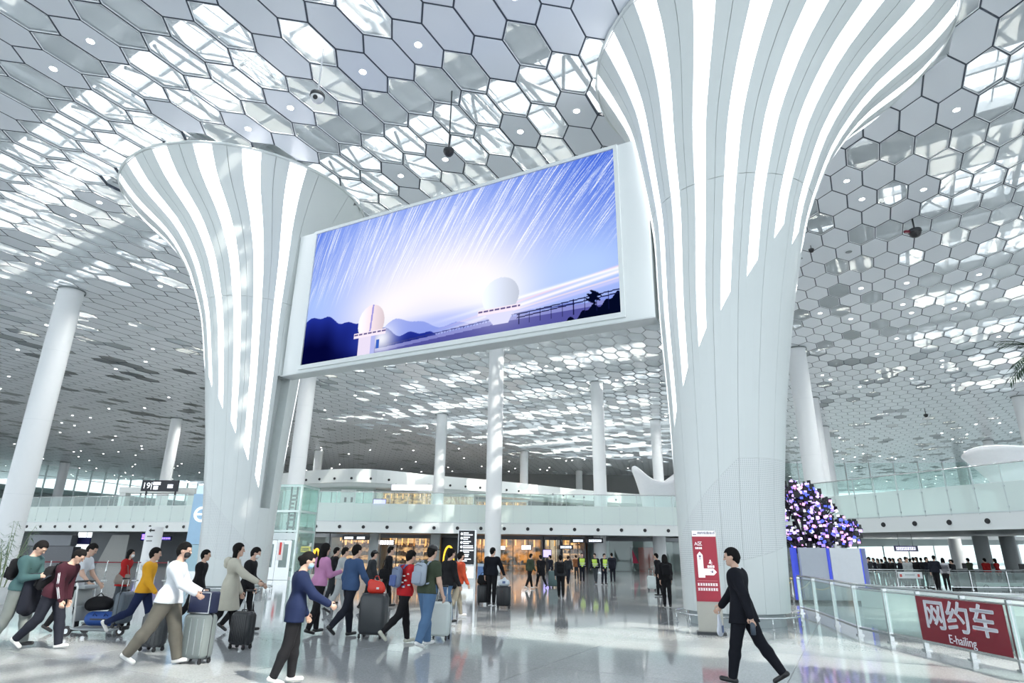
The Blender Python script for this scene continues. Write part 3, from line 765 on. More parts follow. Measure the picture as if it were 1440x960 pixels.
def balcony(path, name_label, depth=16.0, step=1.5, nozz=1.97, dark=True):
    P = smooth_path(path, 80); L = float(np.sum(np.hypot(*np.diff(P, axis=0).T)))
    c = P[len(P) // 2]
    root = empty('balcony', (0, 0, 0), 0, name_label, 'balcony', 'upper level balconies around the hall')
    ribbon('fascia', P, 3.13, 4.02, .30, FASC, root)
    nn = normals(P); k = len(P)
    vs = [(*p, 3.25) for p in P] + [(*(p - n_ * depth), 3.25) for p, n_ in zip(P, nn)] + [(*p, 3.95) for p in P] + [(*(p - n_ * depth), 3.95) for p, n_ in zip(P, nn)]
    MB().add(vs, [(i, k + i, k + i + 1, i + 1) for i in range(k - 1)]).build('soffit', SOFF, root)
    MB().add(vs, [(2 * k + i, 2 * k + i + 1, 3 * k + i + 1, 3 * k + i) for i in range(k - 1)]).build('deck', mat('deck_grey', (.6, .62, .62), .4), root)
    S = resample(P, step)
    for i in range(len(S) - 1):
        a, b = S[i], S[i + 1]; t = (b - a) / np.linalg.norm(b - a); ang = math.atan2(t[1], t[0]); m_ = (a + b) / 2; w = np.linalg.norm(b - a) - .03
        MB().box((m_[0], m_[1], 4.78), (w, .03, 1.46), ang).build('parapet_pane', FROST, root)
        MB().box((m_[0], m_[1], 5.98), (w, .02, .92), ang).build('balustrade_pane', CLEAR, root)
        nm = normals(np.array([a, b]))[0]
        mb = MB()
        for z in (4.25, 5.30):
            mb.tube([(*(a + nm * .0), z), (*(a + nm * .07), z)], .055, 8)
        mb.box((a[0], a[1], 5.2), (.035, .05, 2.5), ang); mb.build('pane_clamp', RAILM, root)
    MB().tube([(*p, 6.46) for p in S], .035, 6).build('handrail', STEEL, root)
    ribbon('bottom_channel', P, 4.0, 4.06, .12, RAILM, root, .03)
    Nz = resample(P, nozz)
    for p, n_ in zip(Nz, normals(Nz)):
        mb = MB(); mb.tube([(*(p + n_ * .004), 3.57), (*(p + n_ * .03), 3.57)], .19, 14); o = mb.build('air_nozzle', FASC, root)
        mb = MB(); mb.tube([(*(p + n_ * .03), 3.57), (*(p + n_ * .09), 3.57)], [.15, .12], 12); mb.build('nozzle_bore', BLACK, o)
    return root
def PX(px, Y): return float(at_y(px, 775, Y)[0])
balcony([(PX(440, 54.6), 54.6), (PX(560, 55), 55), (PX(700, 55), 55), (PX(830, 55), 55), (PX(975, 55), 55)], 'white glazed balcony across the middle above the shops')
balcony([(-58, 69.5), (-49.6, 66), (-40.5, 63.2), (-31.5, 60.8), (-25, 58.6)], 'white glazed balcony at left below the window wall')
balcony([(18.0, 50.5), (20.2, 46), (22.0, 42), (25.9, 33), (29.5, 25)], 'white glazed balcony curving along the right side')

# ------------------------------------------------------------------ undercroft walls and far walls
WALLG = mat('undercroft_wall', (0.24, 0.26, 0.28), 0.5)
wb = MB(); wb.box((6, 152, 9.75), (124, .4, 19.5)); tag(wb.build('wall_back', mat('far_wall_grey', (.22, .23, .23), .6)), 'dark grey far wall behind the upper level', None, None, 'structure')
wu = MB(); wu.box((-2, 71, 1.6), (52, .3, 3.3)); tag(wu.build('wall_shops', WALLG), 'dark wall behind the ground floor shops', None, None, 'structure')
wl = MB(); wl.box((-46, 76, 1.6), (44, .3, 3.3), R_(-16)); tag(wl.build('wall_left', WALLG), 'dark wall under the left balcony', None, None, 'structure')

fu_ = MB(); fu_.box((0, 112, 3.75), (150, 82, .4)); tag(fu_.build('floor_upper', mat('upper_floor', (.5, .52, .52), .3)), 'floor of the upper level behind the balconies', None, None, 'structure')
# left window wall: posts, transoms, tinted panes, with a low terminal wing outside
A0, A1 = at_z(-150, 626, CEIL_Z), at_z(330, 687, CEIL_Z)
win = empty('window_1', (0, 0, 0), 0, 'tall window wall at the far left', None, None, 'structure')
W_ = resample([A0[:2], A1[:2]], 3.6)
for i in range(len(W_) - 1):
    a, b = W_[i], W_[i + 1]; t = (b - a) / np.linalg.norm(b - a); ang = math.atan2(t[1], t[0]); m_ = (a + b) / 2; w = np.linalg.norm(b - a)
    MB().box((a[0], a[1], 9.75), (.22, .35, 19.5), ang).build('mullion', RAILM, win)
    MB().box((m_[0], m_[1], 9.75), (w - .1, .04, 19.4), ang).build('pane', CLEAR, win)
for z in (9.5, 14.2, 17.0): ribbon('transom', W_, z - .07, z + .07, .2, RAILM, win, .1)
t = (A1 - A0)[:2]; t /= np.linalg.norm(t); nrm = np.array([-t[1], t[0]]); nrm = nrm if nrm @ A0[:2] > 0 else -nrm
mid = (A0 + A1)[:2] / 2 + nrm * 30
wing = empty('outside_wing', (mid[0], mid[1], 0), math.atan2(t[1], t[0]), 'grey terminal wing standing outside the left window wall', 'building')
MB().box((10, 0, 7.2), (190, 14, 14.4)).build('wall', mat('outside_grey', (.24, .28, .29), .5), wing)
MB().box((10, -7.2, 15.0), (194, 16, 1.2)).build('roof_edge', mat('outside_roof', (.50, .58, .60), .4), wing)
for k in range(24): MB().box((-82 + k * 8, -7.3, 9.5), (6.6, .3, 2.6)).build('window', mat('outside_glass', (.10, .14, .15), .1), wing)

# right: far window wall of pale glass, open to the daylight
win2 = empty('window_2', (0, 0, 0), 0, 'bright window wall at the far right', None, None, 'structure')
W2 = resample([(54, 128), (128, 118), (150, 60)], 4.5)
for i in range(len(W2) - 1):
    a, b = W2[i], W2[i + 1]; t2 = (b - a) / np.linalg.norm(b - a); ang = math.atan2(t2[1], t2[0]); m_ = (a + b) / 2
    MB().box((a[0], a[1], 9.75), (.12, .3, 19.5), ang).build('mullion', PILLARW, win2)
    MB().box((m_[0], m_[1], 9.75), (np.linalg.norm(b - a) - .1, .03, 19.4), ang).build('pane', CLEAR, win2)

# ------------------------------------------------------------------ upper level: curved white fascia with nozzles over shop fronts
up = empty('upper_fascia', (0, 0, 0), 0, 'long curved white fascia over the upstairs shops', 'fascia')
tops = [(340, 672), (397, 667), (452, 662), (522, 661), (612, 670), (682, 676), (740, 682), (835, 692), (905, 697), (960, 700)]
upath = []
for px, py in tops:
    hor = 775 + (px - 720) * math.tan(CAM_R); Y = 11.0 * 918 / (hor - py); upath.append((float(at_y(px, py, Y)[0]), Y))
UP = smooth_path(upath, 90)
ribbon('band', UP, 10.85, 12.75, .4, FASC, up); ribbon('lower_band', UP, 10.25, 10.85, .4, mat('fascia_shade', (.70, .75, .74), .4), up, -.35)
nn = normals(UP); k = len(UP)
MB().add([(*p, 12.73) for p in UP] + [(*(p - n_ * 2), 12.73) for p, n_ in zip(UP, nn)], [(i, i + 1, k + i + 1, k + i) for i in range(k - 1)]).build('roof_top', FASC, up)
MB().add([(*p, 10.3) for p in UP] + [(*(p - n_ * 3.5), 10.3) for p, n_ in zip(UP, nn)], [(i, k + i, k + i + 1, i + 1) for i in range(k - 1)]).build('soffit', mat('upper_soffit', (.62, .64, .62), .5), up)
Nz = resample(UP, 2.7)
for i, (p, n_) in enumerate(zip(Nz, normals(Nz))):
    if i % 9 in (3, 4): continue
    mb = MB(); mb.tube([(*(p + n_ * .0), 11.4), (*(p + n_ * .1), 11.4)], .18, 10); mb.build('air_nozzle', BLACK, up)

def lit_material(name, c0, c1, s, scale=3.0, stretch=(1, 1, 1)):
    """lit shop interior behind glass: patchy warm light"""
    if name in MATS: return MATS[name]
    m = bpy.data.materials.new(name); m.use_nodes = True
    nt = m.node_tree; N = nt.nodes; N.clear()
    out = N.new('ShaderNodeOutputMaterial'); em = N.new('ShaderNodeEmission'); tc = N.new('ShaderNodeTexCoord'); mp = N.new('ShaderNodeMapping'); vo = N.new('ShaderNodeTexNoise'); rp_ = N.new('ShaderNodeValToRGB')
    mp.inputs['Scale'].default_value = stretch; vo.inputs['Scale'].default_value = scale; vo.inputs['Detail'].default_value = 4
    rp_.color_ramp.elements[0].color = (*c0, 1); rp_.color_ramp.elements[0].position = .38; rp_.color_ramp.elements[1].color = (*c1, 1); rp_.color_ramp.elements[1].position = .66
    nt.links.new(tc.outputs['Object'], mp.inputs[0]); nt.links.new(mp.outputs[0], vo.inputs['Vector']); nt.links.new(vo.outputs['Fac'], rp_.inputs[0]); nt.links.new(rp_.outputs[0], em.inputs['Color'])
    em.inputs['Strength'].default_value = s; m.cycles.emission_sampling = 'NONE'; nt.links.new(em.outputs[0], out.inputs['Surface']); MATS[name] = m
    return m
WARM = lit_material('lit_shop_interior', (.10, .035, .015), (1.0, .50, .22), 1.15, 1.4, (1, 1, 2.2))
WARM2 = lit_material('lit_restaurant_interior', (.035, .02, .015), (.85, .30, .07), .9, 1.1, (1, 1, 1.8))
PEACH = lit_material('lit_peach_interior', (.5, .26, .16), (1.0, .72, .50), .65, 1.2)
TEAL = lit_material('lit_teal_wall', (.48, .66, .64), (.70, .86, .84), .55, .5)
GREEN = lit_material('lit_green_wall', (.30, .40, .30), (.62, .74, .62), .5, .9)
SIGNW = emit_mat('white_sign_light', (1.0, .98, .98), 1.6)
VIOLET = emit_mat('violet_screen_light', (.46, .40, 1.0), 1.2)
ORANGE = emit_mat('orange_lamp_light', (1.0, .40, .12), 1.6)
YELLOW = emit_mat('yellow_sign_light', (1.0, .62, .05), 1.1)
SIGNK = mat('sign_black', (.012, .014, .022), .35)
TXT = emit_mat('sign_letter_light', (.92, .95, 1.0), .9)
def at3(px, py, Y): return Vector(at_y(px, py, Y))
def panel(name, px0, px1, py0, py1, Y, m, parent, thick=.1, off=0.0):
    """upright board facing the hall whose picture-plane extent is given in pixels at depth Y"""
    a, b = at3(px0, (py0 + py1) / 2, Y), at3(px1, (py0 + py1) / 2, Y); zt, zb = at3((px0 + px1) / 2, py0, Y).z, at3((px0 + px1) / 2, py1, Y).z
    return MB().box(((a.x + b.x) / 2, Y - off + thick / 2, (zt + zb) / 2), (b.x - a.x, thick, zt - zb)).build(name, m, parent)
def bars_text(px0, px1, py0, py1, Y, m, parent, n=4, seed=0):
    """a row of small illegible character blocks"""
    rr = random.Random(seed); x = px0; mb = MB()
    while x < px1 - .5:
        w = rr.uniform(.5, .9) * (px1 - px0) / n; w = min(w, px1 - x); a, b = at3(x, py0, Y), at3(x + w * .86, py1, Y); h = a.z - b.z
        mb.box(((a.x + b.x) / 2, Y, a.z - h * .12), (b.x - a.x, .02, h * .2)); mb.box(((a.x + b.x) / 2, Y, a.z - h * .5), ((b.x - a.x) * rr.uniform(.6, 1), .02, h * .18)); mb.box(((a.x + b.x) / 2, Y, a.z - h * .88), (b.x - a.x, .02, h * .2)); mb.box(((a.x + b.x) / 2 - (b.x - a.x) * .2, Y, (a.z + b.z) / 2), ((b.x - a.x) * .22, .02, h)); x += w
    return mb.build('lettering', m, parent)
def shop(name, label, px0, px1, Y, z0, z1, m, depth=4.0, shelves=0, frames=2, lamps=0, lampm=None, seed=0, wallm=None):
    """a shop unit: back wall lit from within, side walls, floor lip, mullions, shelves with goods, ceiling lamp tubes, glass front"""
    x0, x1 = PX(px0, Y), PX(px1, Y); rr = random.Random(seed)
    root = empty(name, ((x0 + x1) / 2, Y, z0), 0, label, 'shop')
    w, h = x1 - x0, z1 - z0
    MB().box((0, depth, h / 2), (w, .1, h)).build('lit_back_wall', m, root)
    for s in (-1, 1): MB().box((s * (w / 2 - .06), depth / 2, h / 2), (.12, depth, h)).build('side_wall', wallm or WALLG, root)
    MB().box((0, .0, h - .18), (w, .25, .36)).build('front_header', wallm or WALLG, root)
    for k in range(1, frames + 1): MB().box((-w / 2 + w * k / (frames + 1), 0, h / 2), (.06, .08, h)).build('mullion', DARK, root)
    for k in range(shelves):
        zz = .5 + k * (h - .9) / max(1, shelves); sh = MB().box((0, depth * .6, zz), (w * .9, .5, .05)).build('shelf', mat('shelf_wood', (.28, .14, .07), .5), root)
        g = MB()
        xx = -w * .43
        while xx < w * .43:
            gw, gh = rr.uniform(.1, .3), rr.uniform(.15, .42); g.box((xx, depth * .6, zz + gh / 2 + .025), (gw * .8, .3, gh)); xx += gw
        tag(g.build('goods', mat('goods_mixed', (.45, .20, .12), .5, var=.6, scale=4), sh), kind='stuff')
    for k in range(lamps):
        xx = -w * .42 + w * .84 * (k + .5) / lamps; MB().tube([(xx, depth * .4, h - .6 - rr.uniform(0, .5)), (xx, depth * .4, h - .35)], .07, 6).build('pendant_lamp', lampm or ORANGE, root)
    MB().box((0, .02, h / 2), (w - .1, .02, h - .05)).build('glass_front', CLEAR, root)
    return root
YS = 63.0
shop('shop_unit', 'dark ground floor shop front with a yellow arches sign by the lift', 418, 462, YS, 0, 3.2, mat('dark_interior', (.05, .045, .045), .5), frames=0)
shop('shop_unit', 'orange lit ground floor shop under the black two part hanging sign', 463, 520, YS, 0, 3.2, WARM, shelves=3, lamps=6, seed=1)
shop('shop_unit', 'orange lit ground floor shop with a bright white sign', 534, 605, YS, 0, 3.2, WARM, shelves=3, lamps=7, seed=2)
shop('shop_unit', 'dark shop bay with the single large yellow arch beside the directory', 620, 646, YS, 0, 3.2, mat('dark_interior', (.05, .045, .045), .5), frames=0)
shop('shop_unit', 'narrow orange lit bay left of the centre pillar', 664, 684, YS, 0, 3.2, WARM2, shelves=2, lamps=3, seed=3)
shop('shop_unit', 'dim restaurant bay with orange lamps right of the centre pillar', 700, 764, YS, 0, 3.2, WARM2, shelves=1, lamps=4, seed=4)
shop('shop_unit', 'small shop bay with violet screen and tall orange lamp', 765, 789, YS, 0, 3.2, PEACH, shelves=1, lamps=2, seed=5)
shop('shop_unit', 'peach lit shop behind the men in yellow vests', 790, 824, YS, 0, 3.2, WARM, shelves=2, lamps=3, seed=6)
shop('shop_unit', 'grey lobby bay with a red door at the right end', 826, 962, YS + 2, 0, 3.2, mat('lobby_wall', (.40, .42, .43), .4), frames=0)
rd = empty('red_door', (PX(908, 68), 68, 0), 0, 'red door panel in the grey lobby', 'door'); MB().box((0, 0, 1.15), (1.55, .1, 2.3)).build('leaf', mat('door_red', (.52, .04, .03), .35), rd); MB().box((-1.2, 0, 1.15), (.8, .1, 2.3)).build('dark_side_panel', DARK, rd)
fg = empty('pennant_flag', (PX(889, 60), 60, 0), 0, 'dark red triangular flag standing on the lobby floor', 'flag')
MB().tube([(0, 0, 0), (0, 0, 2.1)], .02, 6).build('pole', STEEL, fg); MB().prism([(0, 2.05), (0, .85), (.55, .85)], (0, 0, 0), (1, 0, 0), (0, 0, 1), (0, 1, 0), .02).build('cloth', mat('flag_red', (.36, .01, .05), .6), fg)
for px, lab in [(526, 'square pillar between the two orange lit shops'), (612, 'square pillar right of the orange lit shops')]:
    c = empty('square_pillar', (PX(px, 61), 61, 0), 0, lab, 'pillar'); MB().box((0, 0, 1.6), (.85, .85, 3.2)).build('shaft', mat('pillar_grey_paint', (.58, .62, .62), .4), c); MB().box((0, 0, .06), (.9, .9, .12)).build('skirting', STEEL, c)
for px, lab in [(844, 'round white pillar in front of the lobby'), (928, 'round white pillar at the right end of the lobby')]:
    c = empty('round_pillar', (PX(px, 60), 60, 0), 0, lab, 'pillar'); MB().lathe((0, 0, 0), [(.58, .1), (.58, 3.2)], 24).build('shaft', PILLARW, c); MB().lathe((0, 0, 0), [(.6, 0), (.6, .1)], 24).build('base_ring', STEEL, c)
# golden double arch signs
def arch_sign(px, py, Y, w, h, label, single=False):
    p = at3(px, py, Y); root = empty('arch_sign', p, 0, label, 'sign')
    MB().box((0, .12, .2), (w * 1.5, .06, h * 1.7)).build('board', SIGNK, root)
    for s in ((0,) if single else (-1, 1)):
        cx = s * w * .25; q = w * .25 if not single else w * .5
        pts = [(cx + q * math.cos(a) * (1 if abs(math.cos(a)) < .98 else 1), 0, -h / 2 + h * math.sin(a) ** .8) for a in np.linspace(0.02, PI - .02, 17)]
        MB().tube(pts, [.035 + .03 * math.sin(i / 16 * PI) + w * .03 for i in range(17)], 8).build('arch', YELLOW, root)
arch_sign(441.5, 779, 62.72, .95, .95, 'yellow double arch logo on a dark board by the lift')
arch_sign(631, 781, 62.72, 1.0, 1.7, 'tall yellow single arch on a dark board beside the directory', True)
ys = empty('yellow_sign', at3(430, 772, 61), 0, 'yellow lit sign with dark lettering beside the arches', 'sign'); ys.location = (0, 0, 0)
panel('board', 423, 436, 768, 776, 62.78, YELLOW, ys); bars_text(424.5, 434.5, 770, 774.5, 62.75, SIGNK, ys, 3, 4); panel('top_board', 425, 431, 760, 766, 62.78, mat('board_pale', (.75, .8, .78), .4), ys)
def hang_sign(label, px0, px1, py0, py1, Y, rows, m=None, txt=None, rod=True, name='hanging_sign', zt=3.24):
    root = empty(name, (0, 0, 0), 0, label, 'sign'); panel('board', px0, px1, py0, py1, Y, m or SIGNK, root, .18, .09)
    for k, (a, b, c, d, n) in enumerate(rows): bars_text(a, b, c, d, Y - .12, txt or TXT, root, n, k + int(px0))
    if rod:
        for px in (px0 + (px1 - px0) * .2, px0 + (px1 - px0) * .8):
            p = at3(px, py0, Y); MB().tube([(p.x, Y, p.z), (p.x, Y, max(zt, p.z + .1))], .02, 6).build('rod', STEEL, root)
    return root
hang_sign('black hanging sign in front of the left orange shop', 482, 520, 753, 759, 57.5, [(484.5, 497, 754.5, 757.5, 4), (502, 513, 754.5, 757.5, 4)])
hang_sign('black hanging sign with white lettering over the peach shop', 786, 806, 766, 772, 60, [(788, 804, 767.5, 770.5, 6)])
hang_sign('left one of two hanging arrow signs in front of the lobby', 802, 822, 756.5, 763, 58, [(806, 820, 758.5, 761.5, 5)])
hang_sign('right one of two hanging arrow signs in front of the lobby', 824.5, 848, 756.5, 763, 58, [(828, 846, 758.5, 761.5, 6)])
for lab, a, b, c, d in [('bright white sign over the middle orange shop', 532, 555, 759, 766), ('small white sign at the left of the restaurant bay', 702, 711, 767, 773), ('wider white sign over the restaurant bay', 733, 748, 766, 773)]:
    r = empty('lit_shop_sign', (0, 0, 0), 0, lab, 'sign'); panel('box', a, b, c, d, 62.78, DARK, r, .10, .0); bars_text(a + .6, b - .6, c + .8, d - .8, 62.76, SIGNW, r, 5, a)
vs_ = empty('shop_screen', (0, 0, 0), 0, 'violet glowing shop screen left of the peach shop', 'screen'); panel('display', 764, 775, 773, 783, 62.4, VIOLET, vs_); panel('frame', 763.4, 775.6, 772.4, 783.6, 62.55, BLACK, vs_); MB().box((PX(769.5, 62.6), 62.6, .6), (.3, .1, 1.2)).build('stand', BLACK, vs_)
# upstairs shops behind the fascia
def upshop(name, label, px0, px1, m, z1=10.25, back=5.0, **kw):
    Y = float(np.interp((px0 + px1) / 2, [t_[0] for t_ in tops], [q[1] for q in upath])) + 1.8
    return shop(name, label, px0, px1, Y, 3.98, z1, m, depth=back, wallm=mat('upper_wall', (.5, .54, .53), .5), **kw)
upshop('upstairs_unit', 'pale teal glazed front upstairs left of the violet screen', 412, 520, TEAL, back=.6, frames=6)
upshop('upstairs_unit', 'orange lit shop upstairs under the long white lettering', 522, 603, WARM, frames=2, shelves=3, lamps=8, seed=11)
upshop('upstairs_unit', 'pale green and peach bays upstairs right of the lit shop', 609, 664, PEACH, frames=4, shelves=1, seed=12)
upshop('upstairs_unit', 'peach lit bay upstairs behind the centre pillar', 665, 742, WARM, z1=9.9, frames=3, lamps=4, seed=13)
upshop('upstairs_unit', 'green tinted bay upstairs at the right end of the fascia', 743, 860, GREEN, z1=9.6, frames=5)
UY = 92.0
ls = empty('lit_lettering_sign', (0, 0, 0), 0, 'long white lit lettering sign on the upstairs fascia', 'sign'); bars_text(552, 606, 682, 688, UY - .15, SIGNW, ls, 14, 3); panel('backing', 550, 608, 681, 689.5, UY, mat('sign_backing', (.8, .82, .9), .3), ls, .1)
for px in (556, 602): p = at3(px, 681, UY); MB().tube([(p.x, UY + .05, p.z), (p.x, UY + .6, 11.0), (p.x, UY + 6, 11.2)], .05, 6).build('bracket', RAILM, ls)
wp = empty('wall_panel', (0, 0, 0), 0, 'white washroom panel with two dark figures upstairs', 'sign'); panel('board', 479, 500, 688, 711, UY - .1, mat('panel_white', (.85, .9, .88), .4), wp); panel('figure', 484, 487, 699, 706, UY - .2, DARK, wp, .05); panel('figure', 493, 496, 699, 706, UY - .2, DARK, wp, .05); bars_text(486, 493, 690, 692, UY - .2, RAILM, wp, 2, 3)
vs2 = empty('shop_screen', (0, 0, 0), 0, 'violet glowing screen upstairs at the left of the lit shop', 'screen'); panel('display', 525, 542, 702, 712, UY, VIOLET, vs2); panel('frame', 524, 543, 701, 713, UY + .2, BLACK, vs2); MB().box((at3(533, 712, UY + .3).x, UY + .3, 6.0), (.6, .15, 4.0)).build('stand', BLACK, vs2)

# ------------------------------------------------------------------ white funnel sculptures (air tree tops)
def funnel(c, label, R=2.6, h0=4.0, h1=8.6, tilt=.6, rz=0.0, dip=.35, b0=.5, ex=2.0):
    root = empty('air_funnel', (c[0], c[1], h0), rz, label, 'air funnel'); vs = []; fs = []; n, m_ = 40, 14
    for i in range(m_):
        t = i / (m_ - 1)
        for k in range(n):
            a = 2 * PI * k / n; lift = 1 + dip * math.cos(2 * a) * t
            r = R * (b0 + (1 - b0) * t ** ex); vs.append((r * math.cos(a) * (1 + .25 * tilt * t * math.cos(a)), r * .8 * math.sin(a), (h1 - h0) * t * lift))
    for i in range(m_ - 1):
        for k in range(n): fs.append((i * n + k, i * n + (k + 1) % n, (i + 1) * n + (k + 1) % n, (i + 1) * n + k))
    o = MB().add(vs, fs, True).build('shell', mat('funnel_white', (.88, .89, .92), .3), root)
    md = o.modifiers.new('thickness', 'SOLIDIFY'); md.thickness = .18
    MB().lathe((0, 0, 0), [(R * b0 + .1, 0), (R * b0 + .1, .2), (R * b0, .25)], 28).build('foot', PILLARW, root)
    return root
p = at3(924, 705, 58.0); funnel((p.x, 58), 'white horn shaped funnel on the balcony left of the right column', 2.5, 3.98, 8.5, rz=0.1, dip=.18)
p = at3(1450, 700, 40.0); funnel((p.x, 40), 'white swooping funnel on the balcony at the right edge', 3.7, 3.98, 8.1, rz=0.2, dip=.06, b0=.32, ex=1.7)
# ------------------------------------------------------------------ glass lift behind the left column
def lift():
    Y = 40.0; c = at3(399, 800, Y); root = empty('glass_lift', (c.x, Y, 0), R_(-8), 'glass lift shaft with steel doors right of the left column', 'lift')
    w, d, h, hm = 2.3, 2.3, 5.4, 2.75
    for sx in (-1, 1):
        for sy in (-1, 1): MB().box((sx * w / 2, sy * d / 2, h / 2), (.12, .12, h)).build('corner_post', mat('lift_frame', (.62, .72, .70), .3, .4), root)
    for z in (hm, 3.9, h): 
        mb = MB()
        for s in (-1, 1): mb.box((0, s * d / 2, z), (w, .1, .12)); mb.box((s * w / 2, 0, z), (.1, d, .12))
        mb.build('ring_beam', mat('lift_frame', (.62, .72, .70), .3, .4), root)
    for s in (-1, 1):
        for z0, z1 in ((.1, hm - .08), (hm + .08, 3.82), (3.98, h - .08)):
            if not (s == -1 and z0 < 1): MB().box((0, s * d / 2, (z0 + z1) / 2), (w - .14, .03, z1 - z0)).build('shaft_pane', GREENG, root)
            MB().box((s * w / 2, 0, (z0 + z1) / 2), (.03, d - .14, z1 - z0)).build('shaft_pane', GREENG, root)
    MB().box((0, 0, h + .04), (w + .2, d + .2, .06)).build('roof_pane', GREENG, root)
    for s in (-1, 1):
        o = MB().box((s * .46, -d / 2, 1.12), (.9, .06, 2.2)).build('door', STEEL, root); MB().box((s * .46, -d / 2 - .035, 1.35), (.5, .02, 1.3)).build('door_window', mat('lift_glass_dark', (.2, .26, .26), .1), o)
    MB().box((0, -d / 2, 2.45), (w - .1, .14, .4)).build('door_header', mat('lift_header', (.55, .6, .6), .3, .5), root)
    MB().box((.25, -d / 2 - .05, 1.6), (.35, .02, 1.0)).build('poster', mat('poster_white', (.85, .82, .82), .5), root); MB().box((.25, -d / 2 - .07, 1.75), (.12, .02, .7)).build('poster_stripe', mat('poster_red', (.7, .05, .05), .5), root)
    mb = MB()
    for x in (-.35, .05): mb.box((x, .5, 3.0), (.07, .1, 5.0))
    mb.build('guide_rail', DARK, root)
    mb = MB(); rr = random.Random(2)
    for k in range(9): mb.box((-.15 + rr.uniform(-.15, .15), .35, 3.0 + k * .24), (rr.uniform(.12, .4), .2, .13))
    mb.build('machinery', mat('machine_dark', (.08, .10, .11), .4), root)
    MB().box((0, .2, hm - .2), (w - .3, d - .5, .12)).build('car_roof', STEEL, root)
    return root
lift()
# pale blue lit advertising pillar with the round white emblem
c = at3(273, 800, 37.0); eb = empty('advertising_pillar', (c.x, 37.0, 0), R_(8), 'pale blue lit advertising pillar with round white emblem', 'advertising pillar')
MB().box((0, 0, .25), (1.25, .5, .5)).build('base', STEEL, eb)
MB().box((0, 0, 1.2), (.9, .4, 1.4)).build('lower_glass', mat('blue_glass_low', (.34, .50, .58), .1, emit=(.4, .7, .8), es=.1), eb)
MB().box((0, 0, 3.3), (1.2, .46, 2.75)).build('light_box', mat('blue_light_box', (.28, .44, .60), .2, emit=(.30, .50, .68), es=.2), eb)
MB().box((0, 0, 4.9), (1.0, .4, .5)).build('top_glass', mat('blue_glass_top', (.62, .78, .86), .1, emit=(.6, .8, .9), es=.25), eb)
em_ = MB().tube([(.36 * math.cos(a), -.25, 3.55 + .36 * math.sin(a)) for a in np.linspace(R_(-40), R_(290), 30)], .07, 8).build('emblem', emit_mat('emblem_white', (1, 1, 1), .6), eb)
MB().box((.02, -.25, 3.55), (.7, .08, .1)).build('emblem_bar', emit_mat('emblem_white', (1, 1, 1), .6), eb)
# black directory board
c0, c1 = at3(643, 800, 38.0), at3(669, 800, 38.0); kw = c1.x - c0.x
kd = empty('directory_board', ((c0.x + c1.x) / 2, 38.0, 0), 0, 'tall black directory board listing directions left of the centre pillar', 'sign')
zt, zm = at3(656, 745, 38).z, at3(656, 794, 38).z
MB().box((0, 0, zt / 2), (kw, .22, zt)).build('frame', STEEL, kd); MB().box((-.04, -.12, (zt + zm) / 2), (kw - .14, .03, zt - zm - .06)).build('black_face', SIGNK, kd)
MB().box((-.04, -.12, zm / 2 + .1), (kw - .14, .03, zm - .35)).build('white_face', emit_mat('white_face_light', (.95, .97, .95), .45), kd)
MB().disc((-.1, -.137, zm / 2 + .25), .16, (0, -1, 0), 16, .01).build('round_mark', mat('round_mark_tan', (.75, .66, .48), .5), kd)
rr = random.Random(8)
for k in range(7):
    z = zt - .22 - k * (zt - zm - .25) / 7; mb = MB(); mb.box((-kw / 2 + .2, -.14, z), (.12, .01, .09)); mb.box((-kw / 2 + .2, -.14, z), (.05, .012, .15))
    for q in range(2):
        x = -kw / 2 + .3
        for m_ in range(rr.randint(4, 8)):
            ww = rr.uniform(.04, .075); mb.box((x + ww / 2, -.14, z + .05 - q * .1), (ww, .01, .06)); x += ww + .015
    mb.build('direction_row', TXT, kd)
bp = empty('poster_stand', (at3(677, 800, 39).x, 39, 0), 0, 'small blue poster stand right of the directory board', 'poster stand')
MB().box((0, 0, .62), (.46, .05, .85)).build('poster', mat('poster_blue', (.16, .30, .62), .4, var=.3, scale=5), bp); MB().box((0, .0, .96), (.46, .056, .16)).build('poster_heading', mat('poster_pale', (.6, .72, .85), .4), bp); MB().tube([(0, .03, 0), (0, .03, .3)], .02, 6).build('leg', STEEL, bp); MB().box((0, .02, .01), (.4, .3, .02)).build('foot', STEEL, bp)

